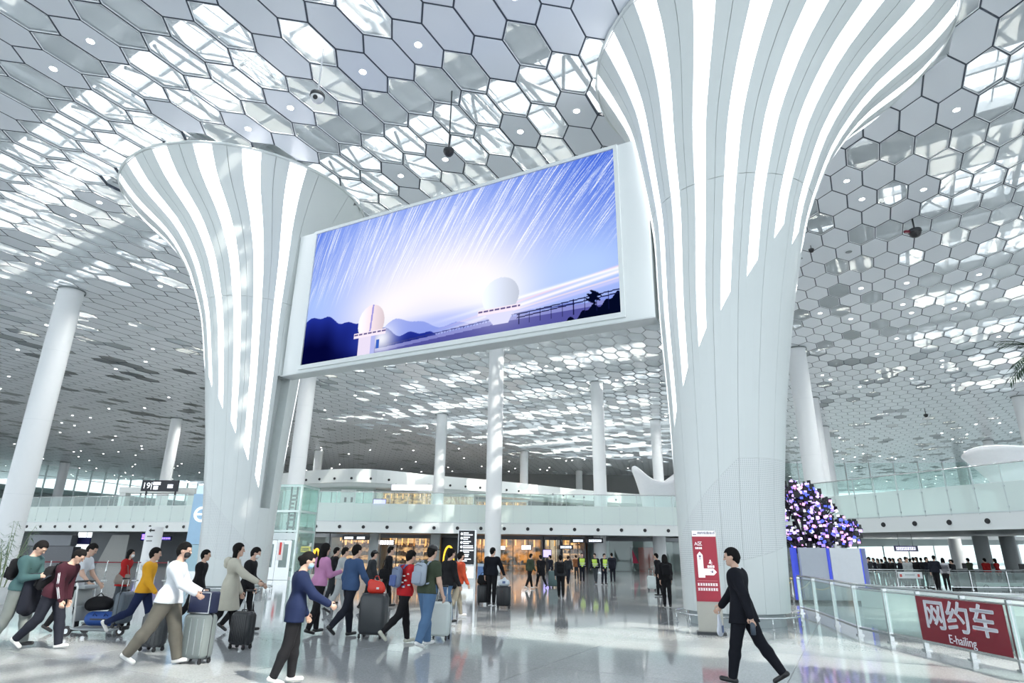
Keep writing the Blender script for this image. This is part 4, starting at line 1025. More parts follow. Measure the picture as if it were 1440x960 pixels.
# red direction totem in front of the right column
def totem():
    b = fl(1001, 892); root = empty('direction_totem', (b[0], b[1], 0), R_(-14), 'dark red and steel direction totem in front of the right column', 'sign')
    w = .56; H0 = 2.27
    MB().box((0, .0, H0 / 2 + .03), (w, .07, H0 - .06)).build('post', mat('totem_steel', (.33, .33, .30), .35, .6), root); MB().box((0, 0, .03), (w + .08, .3, .06)).build('foot', DARK, root)
    MB().box((0, -.04, 1.42), (w - .02, .012, 1.44)).build('red_face', mat('totem_red', (.24, .012, .03), .4), root)
    MB().box((0, -.04, H0 - .065), (w - .02, .012, .13)).build('heading_strip', mat('totem_white', (.85, .86, .89), .4), root)
    TW = mat('totem_letter', (.90, .91, .93), .4); TG = mat('totem_dark_letter', (.16, .13, .2), .5); rot = (PI / 2, 0, 0)
    text_obj('heading', '网约车乘车点', .068, TG, root, (.06, -.048, H0 - .055), rot); MB().box((-.21, -.047, H0 - .085), (.08, .004, .02)).build('car_mark', TG, root)
    text_obj('area', 'A区', .11, TW, root, (-.14, -.048, 1.97), rot); 
    mb = MB(); [mb.box((-.2 + k * .04, -.048, 1.875), (.03, .004, .045)) for k in range(4)]; mb.build('small_line', TW, root)
    MB().prism([(-.19, 1.22), (-.19, 1.72), (-.125, 1.80), (-.06, 1.72), (-.06, 1.42), (.16, 1.42), (.23, 1.345), (.16, 1.275), (-.04, 1.275), (-.04, 1.22)], (0, -.046, 0), (1, 0, 0), (0, 0, 1), (0, -1, 0), .004).build('arrow', TW, root)
    mb = MB(); mb.box((-.125, -.052, 1.69), (.05, .004, .05)); mb.box((-.125, -.052, 1.635), (.06, .004, .015)); mb.box((.09, -.052, 1.35), (.03, .004, .012)); mb.box((.13, -.052, 1.35), (.04, .004, .05)); mb.build('arrow_note', TG, root)
    mb = MB(); mb.disc((.10, -.046, 1.60), .018, (0, -1, 0), 10, .004); mb.prism([(.06, 1.53), (.085, 1.58), (.12, 1.575), (.155, 1.55), (.12, 1.56), (.10, 1.54), (.15, 1.52), (.13, 1.515), (.08, 1.535)], (0, -.046, 0), (1, 0, 0), (0, 0, 1), (0, -1, 0), .004); mb.build('pictogram', TW, root)
    mb = MB(); [mb.box((.05 + k * .055, -.048, 1.465), (.045, .004, .055)) for k in range(3)]; mb.build('zone_name', TW, root)
    MB().box((0, -.047, 1.15), (w - .1, .003, .006)).build('rule', mat('totem_rule', (.62, .25, .28), .4), root)
    for z in (1.07, .965):
        mb = MB(); rr = random.Random(int(z * 100))
        for k in range(8):
            x = -.22 + k * .057; mb.box((x + .02, -.048, z + .022), (.045, .004, .012)); mb.box((x + .02, -.048, z - .022), (.045, .004, .012)); mb.box((x + .01 + rr.uniform(0, .02), -.048, z), (.012, .004, .055)); mb.box((x + .02, -.048, z), (.04, .004, .01))
        mb.build('notice_line', TW, root)
totem()

# ------------------------------------------------------------------ glass railing with the red banner at right
RP = [fl(1128, 862), fl(1150, 868), fl(1178, 880), fl(1210, 893), fl(1255, 904), fl(1304, 914), fl(1370, 929), fl(1440, 945), fl(1530, 968)]
def railing(points, label, h=1.08, banner=None, pane=GREENG, name='glass_railing', postr=.03):
    root = empty(name, (points[0][0], points[0][1], 0), 0, label, 'railing'); o = Vector((points[0][0], points[0][1], 0))
    pts = [Vector((p[0], p[1], 0)) - o for p in points]
    for i, p in enumerate(pts):
        t = (pts[min(i + 1, len(pts) - 1)] - pts[max(i - 1, 0)]).normalized(); ang = math.atan2(t.y, t.x)
        mb = MB(); mb.box((p.x, p.y, h / 2), (.05, .09, h), ang); mb.box((p.x, p.y, .015), (.12, .14, .03), ang); mb.build('post', STEEL, root)
    for a, b in zip(pts[:-1], pts[1:]):
        m_ = (a + b) / 2; t = (b - a); w = t.length - .10; ang = math.atan2(t.y, t.x)
        MB().box((m_.x, m_.y, (h + .16) / 2), (w, .014, h - .26), ang).build('glass_pane', pane, root)
        mb = MB(); mb.box((m_.x, m_.y, .16), (t.length, .05, .045), ang); mb.build('bottom_rail', STEEL, root)
    MB().tube([(p.x, p.y, h + .03) for p in pts], postr, 10).build('handrail', STEEL, root)
    MB().tube([(p.x, p.y, h - .07) for p in pts], .014, 8).build('upper_bar', STEEL, root)
    return root, pts, o
rail, rpts, ro = railing(RP, 'curved glass railing with steel posts at the lower right')
def banner():
    a, b = rpts[5] + ro, rpts[7] + ro; t = (b - a).normalized(); n = Vector((t.y, -t.x, 0)); n = n if n.y < 0 else -n
    ang = math.atan2(t.y, t.x); L = (b - a).length - .05
    m_ = (a + b) / 2 + n * .075; root = empty('red_banner', (m_.x, m_.y, 0), ang, 'dark red ride pickup banner hanging on the glass railing', 'banner')
    z0, z1 = .20, 1.0
    MB().box((0, 0, (z0 + z1) / 2), (L - .05, .012, z1 - z0)).build('cloth', mat('banner_red', (.19, .008, .02), .5), root)
    W3 = mat('banner_letter', (.86, .88, .93), .45)
    text_obj('chinese_lettering', '网约车', .56, W3, root, (0, -.01, .66), (PI / 2, 0, 0), squash=1.12, extrude=.003, bold=.003)
    for dx_, dz_ in ((.011, 0), (-.011, 0), (0, .008), (0, -.008)): text_obj('chinese_lettering', '网约车', .56, W3, root, (dx_, -.0105 - abs(dx_) * .05, .66 + dz_), (PI / 2, 0, 0), squash=1.12, extrude=.003, bold=.002)   # heavier strokes
    text_obj('english_lettering', 'E-hailing', .21, W3, root, (0, -.01, .30), (PI / 2, 0, 0), extrude=.003)
    MB().box((0, -.004, z0 - .012), (L, .03, .02)).build('hem_bar', STEEL, root)
    return root
banner()
# far side of the stair well: white parapet wall with glass railing on top of it
WP = [fl(1212, 852), fl(1250, 857), fl(1310, 860), fl(1390, 864), fl(1480, 868), fl(1560, 872)]
wpar = empty('well_wall', (0, 0, 0), 0, 'white low wall lining the far side of the stair well', 'low wall')
ribbon('wall', np.array([p[:2] for p in WP]), 0, .62, .15, mat('well_wall_white', (.82, .88, .85), .35), wpar); ribbon('coping', np.array([p[:2] for p in WP]), .62, .66, .22, STEEL, wpar, .03)
railing([fl(x, 828 + (x - 1160) * .008) for x in range(1160, 1640, 52)], 'long straight glass railing on the far side of the stair well', 1.0)
for k, (px0, px1, py0, py1, lab) in enumerate([(1263, 1297, 804, 813, 'white notice plate on the far railing with red marks'), (1374, 1440, 819, 831, 'wide pale notice plate on the far railing with a round mark')]):
    Yn = float(fl((px0 + px1) / 2, 829)[1]) - .12; r = empty('notice_plate', (0, 0, 0), 0, lab, 'sign'); panel('plate', px0, px1, py0, py1, Yn, mat('plate_pale', (.80, .84, .84), .4), r, .02)
    if k == 0:
        for q in (px0 + 4, px1 - 5): panel('red_mark', q - 1.5, q + 1.5, py0 + 3, py1 - 2, Yn - .02, mat('mark_red', (.6, .1, .08), .5), r, .01)
        bars_text(px0 + 10, px1 - 10, py0 + 3, py1 - 4, Yn - .03, RAILM, r, 6, 2)
    else:
        p = at3(px0 + 13, py0 + 6, Yn - .03); MB().tube([(p.x + .14 * math.cos(a), p.y, p.z - .03 + .14 * math.sin(a)) for a in np.linspace(R_(-10), R_(190), 14)], .018, 6).build('round_mark', DARK, r); bars_text(px0 + 34, px0 + 52, py0 + 5, py0 + 8, Yn - .03, DARK, r, 6, 5); bars_text(px0 + 57, px0 + 64, py0 + 5, py0 + 8, Yn - .03, DARK, r, 2, 6)
# rope barrier post by the planter boards
bpst = empty('barrier_post', tuple(fl(1118, 858)), 0, 'brass topped barrier post beside the right column', 'barrier post')
MB().tube([(0, 0, .02), (0, 0, .95)], .03, 10).build('post', STEEL, bpst); MB().disc((0, 0, 0), .16, (0, 0, 1), 18, .03).build('foot', STEEL, bpst); MB().lathe((0, 0, .95), [(.03, 0), (.045, .02), (.045, .06), (0, .09)], 12).build('knob', mat('brass', (.72, .58, .28), .25, 1.0), bpst)
MB().tube([(-.02 - .9 * t_, .5 * t_, .88 - .9 * t_ * (1 - t_)) for t_ in np.linspace(0, 1, 9)], .02, 6).build('rope', mat('rope_gold', (.65, .5, .22), .6), bpst)

# ------------------------------------------------------------------ light tree: black branches carrying small glowing screens, on tall boards
def light_tree():
    Y = 27.0; c = at3(1142, 800, Y); root = empty('light_tree', (c.x, Y, 0), 0, 'purple and pink glowing tree sculpture on pale boards by the right column', 'sculpture')
    BR = mat('branch_black', (.01, .01, .012), .4); rr = random.Random(21)
    cols = [emit_mat('tile_violet', (.34, .24, 1.0), .9), emit_mat('tile_pink', (1.0, .45, .85), .9), emit_mat('tile_white', (.9, .88, 1.0), .8), emit_mat('tile_blue', (.10, .14, .9), .8), emit_mat('tile_lilac', (.68, .52, 1.0), .8), mat('tile_off', (.015, .015, .02), .3)]
    protos = []
    for k, m_ in enumerate(cols):
        o = MB().box((0, 0, 0), (.13, .05, .11)).build('led_tile', m_); protos.append(o.data); bpy.data.objects.remove(o)
    lobes = [((-.5, 0, 3.55), (1.5, 1.3, 1.35)), ((.55, -.1, 3.25), (1.0, 1.0, 1.0)), ((1.65, .1, 2.7), (.8, .7, .6)), ((-1.5, .1, 2.9), (.9, .9, 1.0)), ((.2, 0, 2.5), (1.6, 1.0, .6)), ((.1, 0, 3.95), (.95, .9, .8))]
    tips = []
    for n in range(300):
        (cx, cy, cz), (rx, ry, rz_) = lobes[rr.choices(range(6), [4, 3, 2.4, 2.2, 2.4, 3])[0]]
        th, ph = rr.uniform(0, 2 * PI), math.acos(rr.uniform(-1, 1)); q = rr.uniform(.55, 1.0)
        p = Vector((cx + rx * q * math.sin(ph) * math.cos(th), cy + ry * q * math.sin(ph) * math.sin(th), cz + rz_ * q * math.cos(ph)))
        if p.z < 2.0: p.z = 2.0 + rr.random() * .3
        tips.append(p); o = link('led_tile', protos[rr.choices(range(6), [4, 3, 3, 2, 3, 2])[0]], root); o.location = p
        o.rotation_euler = (rr.uniform(-.6, .6), rr.uniform(-.7, .7), rr.uniform(-.9, .9))
    forks = [Vector(l[0]) for l in lobes]; mb = MB()
    for f in forks: 
        mid = Vector((f.x * .35, f.y * .4, 2.1)); mb.tube([(f.x * .1, 0, 1.5), mid, f], [.11, .08, .05], 6)
    for p in tips:
        f = min(forks, key=lambda q: (q - p).length); m_ = (f + p) / 2 + Vector((rr.uniform(-.15, .15), 0, -.12)); mb.tube([f, m_, p], [.035, .028, .02], 4)
    mb.build('branches', BR, root)
    mb = MB(); sh = MB()
    for key_ in range(5):                         # further tiles set deeper in the crown
        mt = MB()
        for n in range(70):
            (cx, cy, cz), (rx_, ry_, rz_) = lobes[rr.choices(range(6), [4, 3, 2.4, 2.2, 2.4, 3])[0]]; th, ph = rr.uniform(0, 2 * PI), math.acos(rr.uniform(-1, 1)); q = rr.uniform(.5, 1.0)
            p = Vector((cx + rx_ * q * math.sin(ph) * math.cos(th), cy + ry_ * q * math.sin(ph) * math.sin(th), max(2.0, cz + rz_ * q * math.cos(ph)))); tips.append(p); mt.box(p, (.11, .04, .09), rr.uniform(-.8, .8))
        tag(mt.build('small_tiles', cols[key_], root), kind='stuff')
    for p in tips:                                # black back shells around the tiles
        if rr.random() < .9: sh.box((p.x + rr.uniform(-.14, .14), p.y + .07, p.z + rr.uniform(-.12, .12)), (rr.uniform(.12, .26), .05, rr.uniform(.1, .24)), rr.uniform(-1, 1))
    tag(sh.build('tile_shells', BR, root), kind='stuff')
    MB().lathe((0, 0, 0), [(.20, .1), (.16, 1.4), (.12, 2.1)], 14).build('trunk', BR, root)
    PB = mat('board_grey', (.50, .54, .60), .4); PB2 = mat('board_white', (.78, .81, .84), .4); BL = emit_mat('board_edge_blue', (.06, .09, .60), .35)
    for x, m_, rz_, w in ((-.42, PB, .15, 1.15), (.86, PB2, -.08, 1.15)):
        o = MB().box((x, -1.1, 1.05), (w, .12, 1.95), rz_).build('board', m_, root); MB().box((x + w / 2 + .05, -1.06, 1.05), (.07, .12, 1.95), rz_ + .3).build('blue_edge', BL, o)
    MB().box((1.62, -.9, 1.05), (.35, .12, 1.95), -.5).build('board', mat('board_slate', (.30, .34, .48), .4), root); MB().box((-1.12, -1.0, 1.05), (.22, .12, 1.95), .3).build('blue_edge', BL, root)
    MB().box((.2, -.4, .05), (3.2, 1.9, .1)).build('plinth', DARK, root)
    return root
light_tree()

# ------------------------------------------------------------------ palm at the right edge, bamboo at the left
def leaf_blade(mb, base, dirv, L, w, droop=.25):
    d = Vector(dirv).normalized(); s = d.cross(Vector((0, 0, 1))); s = s.normalized() if s.length > 1e-3 else Vector((1, 0, 0)); b = Vector(base)
    p = [b, b + d * L * .5 + Vector((0, 0, -droop * L * .12)), b + d * L + Vector((0, 0, -droop * L * .5))]
    vs = [p[0], p[1] + s * w, p[2], p[1] - s * w, p[1] + Vector((0, 0, w * .35))]
    mb.add(vs, [(0, 1, 4), (1, 2, 4), (2, 3, 4), (3, 0, 4)])
def palm():
    Y = 17.0; tip = at3(1462, 492, Y); root = empty('palm_tree', (tip.x + .05, Y, 0), 0, 'tall indoor palm whose dark fronds enter at the right edge', 'palm'); H0 = tip.z; rr = random.Random(5)
    mb = MB(); mb.tube([(.0, 0, .5), (.05, 0, H0 * .5), (0, 0, H0)], [.17, .13, .10], 10); mb.build('trunk', mat('palm_bark', (.20, .15, .10), .8, bump=.6, scale=14), root)
    MB().lathe((0, 0, 0), [(.45, 0), (.55, .55), (.5, .55), (.47, .5), (0, .5)], 24).build('pot', mat('pot_grey', (.4, .42, .42), .5), root)
    G = mat('palm_leaf', (.03, .07, .035), .5)
    for k in range(16):
        a = 2 * PI * k / 16 + rr.uniform(-.15, .15); el = rr.uniform(-.35, .9); mb = MB(); L = rr.uniform(1.0, 1.35); pts = []
        for t in np.linspace(0, 1, 8): pts.append(Vector((math.cos(a) * L * t * math.cos(el), math.sin(a) * L * t * math.cos(el), H0 + L * t * math.sin(el) - .35 * L * t * t)))
        mb.tube(pts, [.016, .015, .013, .012, .01, .009, .007, .005], 5)
        for i in range(1, 8):
            d = (pts[i] - pts[i - 1]).normalized(); s = d.cross(Vector((0, 0, 1))).normalized()
            for sg in (-1, 1):
                for q in (0, .5):
                    b = pts[i - 1].lerp(pts[i], q); leaf_blade(mb, b, d * .75 + s * sg * .75 + Vector((0, 0, -.1)), .55 * (1 - .4 * i / 8), .022)
        mb.build('frond', G, root)
palm()
def bamboo():
    b = at3(6, 800, 21.0); root = empty('potted_bamboo', (b.x, 21.0, 0), 0, 'potted feathery bamboo at the left edge behind the teal shirted man', 'plant'); rr = random.Random(9)
    MB().lathe((0, 0, 0), [(.25, 0), (.33, .5), (.29, .5), (.27, .45), (0, .45)], 22).build('pot', mat('pot_white', (.7, .72, .7), .4), root)
    st = MB(); G = mat('bamboo_leaf', (.16, .25, .15), .5)
    lf = [MB() for _ in range(5)]
    for k in range(10):
        a = rr.uniform(0, 2 * PI); tp = Vector((.75 * math.cos(a) * rr.uniform(.3, 1), .6 * math.sin(a), rr.uniform(1.5, 2.55))); b0 = Vector((.1 * math.cos(a), .1 * math.sin(a), .45)); pts = [b0.lerp(tp, t) + Vector((0, 0, .25 * math.sin(t * PI))) for t in np.linspace(0, 1, 7)]
        st.tube(pts, [.014, .013, .012, .010, .008, .006, .004], 5)
        for i in range(2, 7):
            for q in range(7):
                p = pts[i - 1].lerp(pts[i], rr.random()); leaf_blade(lf[k % 5], p, (rr.uniform(-1, 1), rr.uniform(-1, 1), rr.uniform(-.5, .4)), rr.uniform(.16, .28), .014, .5)
    st.build('stems', mat('bamboo_stem', (.25, .32, .16), .5), root)
    for m_ in lf: m_.build('foliage', G, root)
bamboo()

# ------------------------------------------------------------------ ceiling cameras on drop rods
def dome_camera(px, py, ctop, label, s=1.0, dark=False, arms=False):
    t = at_z(*ctop, CEIL_Z); p = at3(px, py, t[1]); root = empty('dome_camera', (t[0], t[1], p.z), 0, label, 'camera'); dx = p.x - t[0]; root.location = (p.x, t[1], p.z)
    MB().tube([(0, 0, .12 * s), (0, 0, CEIL_Z - p.z)], .035 * s, 8).build('drop_rod', PILLARW if not dark else DARK, root)
    MB().lathe((0, 0, 0), [(0, .2 * s), (.12 * s, .2 * s), (.26 * s, .14 * s), (.27 * s, .02 * s), (.24 * s, 0)], 20).build('housing', DARK, root)
    MB().lathe((0, 0, 0), [(.24 * s, .02 * s), (.23 * s, -.08 * s), (.15 * s, -.19 * s), (0, -.24 * s)], 20).build('dome', mat('camera_shell', (.75, .77, .78), .2) if not dark else BLACK, root)
    MB().disc((0, -.17 * s, -.12 * s), .085 * s, (0, -1, -.6), 12, .03).build('lens', BLACK, root)
    if arms: MB().box((-.3 * s, 0, .05), (.35 * s, .12, .12)).build('side_camera', mat('camera_red', (.2, .02, .04), .4), root)
dome_camera(446, 137, (456, 70), 'white and black dome camera hanging on a rod at upper left')
dome_camera(631, 214, (637, 128), 'small black dome camera hanging above the screen', .8, True)
dome_camera(1287, 327, (1290, 308), 'dark multi head camera hanging from the right ceiling', 1.25, True, True)
dome_camera(1141, 352, (1141, 345), 'tiny dark camera on the ceiling right of the column', .6, True)
dome_camera(1302, 584, (1302, 574), 'tiny far dark camera on the right ceiling above the balcony', 1.0, True)

# ------------------------------------------------------------------ left side: gate sign, portal, barriers, low signs
pg = empty('portal_frame', (0, 0, 0), 0, 'white portal frame upstairs behind the left balcony', 'portal'); PY = 72.0
pz = lambda py, px: at3(px, py, PY).z
a, b = at3(170, 700, PY), at3(276, 700, PY); zt = pz(686, 220)
MB().box(((a.x + b.x) / 2, PY, zt - .3), (b.x - a.x, 1.2, .6)).build('lintel', FASC, pg)
for x in (a.x + .4, b.x - .4): MB().box((x, PY, (zt + 3.9) / 2), (.7, 1.0, zt - 3.9)).build('jamb', FASC, pg)
gs = empty('gate_sign', (0, 0, 0), 0, 'black gate sign with a white 19 above the left balcony', 'sign'); GY = 68.5
panel('board', 199, 250, 675, 690.5, GY, SIGNK, gs, .25); p = at3(205.8, 682.8, GY - .03); text_obj('number', '19', .88, TXT, gs, (p.x, GY - .03, p.z), (PI / 2, 0, 0))
panel('divider', 212.5, 213.3, 678, 688, GY - .02, TXT, gs, .02); bars_text(216, 226, 677.5, 681.5, GY - .03, TXT, gs, 4, 1); bars_text(216, 222, 683, 688, GY - .03, TXT, gs, 2, 2); bars_text(236, 243, 681, 686, GY - .03, TXT, gs, 2, 6)
for px in (205, 246): p = at3(px, 690, GY); MB().box((p.x, GY + .15, (p.z + 3.95) / 2), (.14, .14, p.z - 3.95)).build('post', DARK, gs)
lp = empty('round_pillar', (PX(212, 46), 46, 0), 0, 'white round pillar with a black arrow under the left balcony', 'pillar')
MB().lathe((0, 0, 0), [(.55, 0), (.55, 3.1)], 26).build('shaft', PILLARW, lp)
MB().prism([(-.22, 0), (-.06, .14), (-.06, .05), (.2, .05), (.2, -.05), (-.06, -.05), (-.06, -.14)], (.12, -.56, 2.85), (1, 0, 0), (0, 0, 1), (0, -1, 0), .01).build('arrow', BLACK, lp)
mb = MB(); [mb.box((-.1 + k * .1, -.56, 2.45 - q * .3), (.07, .02, .07)) for k in range(4) for q in range(2)]; mb.build('lettering', DARK, lp)
PURP = emit_mat('violet_led', (.45, .30, 1.0), 1.0); NAVY = mat('navy_board', (.03, .03, .16), .4)
for px0, px1, py0, py1, lab in [(199, 207, 749, 760, 'small violet lettered board left of the arrow pillar'), (227, 241, 753.5, 760, 'violet lettered board right of the arrow pillar')]:
    hang_sign(lab, px0, px1, py0, py1, 66, [(px0 + 1, px1 - 1, py0 + 2, py1 - 2, 3)], NAVY, PURP, True, 'led_sign', 3.24)
hang_sign('long blue board with bright edges under the left balcony', 100, 127, 755.5, 765, 68, [], mat('board_blue', (.06, .07, .30), .4), TXT, True, 'blue_sign', 3.24)
fr = empty('lit_opening', (0, 0, 0), 0, 'bright opening behind the blue board under the left balcony', 'opening'); panel('bright_panel', 108, 127, 748, 772, 74, emit_mat('opening_light', (.85, .93, .95), .9), fr)
cr = empty('check_counter', (0, 0, 0), 0, 'dark grey counter block under the left balcony', 'counter'); 
panel('front', 40, 100, 768, 800, 66, mat('counter_grey', (.16, .17, .19), .4), cr, 1.2); panel('upper_band', 40, 100, 752, 767, 66.2, mat('counter_band', (.28, .30, .33), .4), cr, 1.0)
MB().add([tuple(at3(132, 800, 64)), tuple(at3(172, 800, 64)), tuple(at3(182, 752, 64)), tuple(at3(158, 752, 64)), tuple(at3(132, 800, 65)), tuple(at3(172, 800, 65)), tuple(at3(182, 752, 65)), tuple(at3(158, 752, 65))], [(0, 1, 2, 3), (7, 6, 5, 4), (0, 4, 5, 1), (1, 5, 6, 2), (2, 6, 7, 3), (3, 7, 4, 0)]).build('stair_flank', mat('stair_grey', (.30, .31, .30), .4), cr)
BELT = mat('belt_dark_red', (.20, .02, .03), .6); prev = None
for k, px in enumerate([30, 66, 104, 146, 190, 232]):
    b = fl(px, 816); r = empty('belt_post', (b[0], b[1], 0), 0, ['belt barrier post nearest the left edge', 'second belt barrier post from the left edge', 'third belt barrier post from the left edge', 'belt barrier post behind the luggage trolley', 'belt barrier post behind the red coated woman', 'belt barrier post nearest the left column'][k], 'barrier post', 'belt barrier posts at left')
    MB().tube([(0, 0, .02), (0, 0, 1.0)], .035, 8).build('post', STEEL, r); MB().disc((0, 0, 0), .17, (0, 0, 1), 14, .03).build('foot', STEEL, r)
    if prev is not None: d = Vector(prev) - Vector(b); MB().box((d.x / 2, d.y / 2, .93), (d.length, .01, .06), math.atan2(d.y, d.x)).build('belt', BELT, r)
    prev = b
# under the right balcony: hanging sign, counters, two leaning grey pillars
hang_sign('small violet hanging sign over the crowd at right', 1258, 1290, 767, 775, 46, [(1260.5, 1288, 769, 773, 7)], mat('sign_lilac', (.35, .32, .5), .4), TXT, True, 'hanging_sign', 3.24)
for px, lab in [(1382, 'grey round pillar under the right balcony nearer the middle'), (1420, 'grey round pillar under the right balcony at the edge'), (1345, 'pale pillar in the bright opening under the right balcony')]:
    Yq = 44 if px != 1345 else 52; r = empty('round_pillar', (PX(px, Yq), Yq, 0), 0, lab, 'pillar'); MB().lathe((0, 0, 0), [(.45, 0), (.45, 3.12)], 22).build('shaft', mat('pillar_mid_grey', (.34, .37, .37), .4) if px != 1345 else PILLARW, r); MB().lathe((0, 0, 0), [(.47, 0), (.47, .1)], 22).build('base_ring', STEEL, r)
for px0, px1, lab in [(1335, 1366, 'grey counter left of the red seated people'), (1372, 1410, 'longer grey counter behind the red seated people'), (1414, 1445, 'dark counter at the right edge under the balcony')]:
    x0, x1 = PX(px0, 41), PX(px1, 41); r = empty('service_counter', ((x0 + x1) / 2, 41, 0), 0, lab, 'counter', 'counters under the right balcony'); MB().box((0, 0, .5), (x1 - x0, .6, 1.0)).build('body', mat('counter_slate', (.20, .22, .24), .4), r); MB().box((0, 0, 1.02), (x1 - x0 + .1, .7, .05)).build('worktop', mat('counter_top', (.5, .52, .52), .3), r)
    MB().box((.2, .05, 1.22), (.45, .05, .32)).build('monitor', BLACK, r)
# ------------------------------------------------------------------ people: smooth bodies grown from tapered limbs (distance field + surface nets)
def surface_nets(D, h, org):
    ins = D < 0; n = np.array(D.shape); C = np.zeros(tuple(n - 1) + (3,), np.float32); cnt = np.zeros(tuple(n - 1), np.float32); quads = []
    for ax in range(3):
        lo = [slice(None)] * 3; hi = [slice(None)] * 3; lo[ax] = slice(0, -1); hi[ax] = slice(1, None)
        a, b = D[tuple(lo)], D[tuple(hi)]; cr = ins[tuple(lo)] != ins[tuple(hi)]
        I = np.argwhere(cr)
        if len(I) == 0: continue
        av, bv = a[cr], b[cr]; t = av / (av - bv); P = I.astype(np.float32); P[:, ax] += t
        o1, o2 = [k for k in range(3) if k != ax]
        ok = (I[:, o1] > 0) & (I[:, o2] > 0) & (I[:, o1] < n[o1] - 1) & (I[:, o2] < n[o2] - 1); I, P, s = I[ok], P[ok], (av < 0)[ok]
        cs = []
        for d1, d2 in ((-1, -1), (0, -1), (0, 0), (-1, 0)):
            J = I.copy(); J[:, o1] += d1; J[:, o2] += d2; cs.append(J); np.add.at(C, tuple(J.T), P); np.add.at(cnt, tuple(J.T), 1)
        quads.append((cs, s, ax))
    vid = -np.ones(cnt.shape, np.int64); m = cnt > 0; vid[m] = np.arange(m.sum())
    V = C[m] / cnt[m][:, None] * h + np.asarray(org, np.float32); F = []
    for cs, s, ax in quads:
        q = np.stack([vid[tuple(c.T)] for c in cs], 1); fl_ = s if ax != 1 else ~s
        q = np.where(fl_[:, None], q, q[:, ::-1]); F.append(q)
    return V, np.concatenate(F)
class Field:
    """list of tapered capsules (optionally flattened along a direction) blended smoothly"""
    def __init__(s): s.p = []; s.cuts = []
    def cap(s, a, b, ra, rb, k=.03, flat=None): s.p.append((np.array(a, float), np.array(b, float), ra, rb, k, flat)); return s
    def ell(s, c, r, fr, k=.02):
        s.p.append((np.array(c, float), None, np.array(r, float), np.array(fr, float), k, None)); return s
    def mesh(s, h):
        lo = np.full(3, 1e9); hi = -lo
        for a, b, ra, rb, k, f in s.p:
            R = float(np.max(ra)) if b is None else max(ra, rb) * (max(1.0, f[1]) if f else 1)
            for q in ((a,) if b is None else (a, b)): lo = np.minimum(lo, q - R); hi = np.maximum(hi, q + R)
        lo -= 2.5 * h; hi += 2.5 * h; n = np.ceil((hi - lo) / h).astype(int) + 1; D = np.full(tuple(n), .12, np.float32)
        for a, b, ra, rb, k, f in s.p:
            R = (float(np.max(ra)) if b is None else max(ra, rb) * (max(1.0, f[1]) if f else 1)) + .07
            qs = np.array([a] if b is None else [a, b]); i0 = np.maximum(0, np.floor((qs.min(0) - R - lo) / h).astype(int)); i1 = np.minimum(n, np.ceil((qs.max(0) + R - lo) / h).astype(int) + 1)
            sl = tuple(slice(i, j) for i, j in zip(i0, i1)); g = np.stack(np.meshgrid(*[lo[d] + h * np.arange(i0[d], i1[d]) for d in range(3)], indexing='ij'), -1)
            if b is None:
                q = (g - a) @ rb.T / ra; l = np.linalg.norm(q, axis=-1); d = (l - 1) * float(np.min(ra)) * (.5 + .5 * np.clip(float(np.mean(ra)) / float(np.min(ra)), 1, 1.6) / 1.0 * .9)
            else:
                w = g - a; v = b - a
                if f is not None:
                    e, ff = np.array(f[0], float), f[1]; w = w + (1 / ff - 1) * (w @ e)[..., None] * e; v = v + (1 / ff - 1) * (v @ e) * e
                t = np.clip((w @ v) / max(1e-9, v @ v), 0, 1); d = np.linalg.norm(w - t[..., None] * v, axis=-1) - (ra + (rb - ra) * t)
                if f is not None and f[1] < 1: d = d * (.55 + .45 * f[1])
            o = D[sl]; hh = np.clip(.5 + .5 * (o - d) / k, 0, 1); D[sl] = o * (1 - hh) + d * hh - k * hh * (1 - hh)
        g = None
        for c in s.cuts:
            if g is None: g = np.stack(np.meshgrid(*[lo[d] + h * np.arange(n[d]) for d in range(3)], indexing='ij'), -1)
            D = np.maximum(D, c(g)).astype(np.float32)
        D[[0, -1]] = .1; D[:, [0, -1]] = .1; D[:, :, [0, -1]] = .1
        return surface_nets(D, h, lo)
def rx(a): c, s = math.cos(a), math.sin(a); return np.array([[1, 0, 0], [0, c, -s], [0, s, c]])
def ry(a): c, s = math.cos(a), math.sin(a); return np.array([[c, 0, s], [0, 1, 0], [-s, 0, c]])
def rz3(a): c, s = math.cos(a), math.sin(a); return np.array([[c, -s, 0], [s, c, 0], [0, 0, 1]])
CLOTH = {}
def cloth(name, col, rough=.85): return mat('cloth_' + name, col, rough, 0, .2, var=.10, scale=9, bump=.25)
SKIN = mat('skin', (.62, .40, .30), .55, var=.05); HAIRM = mat('hair_black', (.008, .007, .007), .75, spec=.15, bump=.4, scale=60)
WHITESHOE = mat('shoe_white', (.72, .72, .70), .5); BLACKSHOE = mat('shoe_black', (.015, .015, .016), .35); EYE = mat('eye_dark', (.015, .01, .01), .3); LIP = mat('lip', (.45, .20, .18), .5)

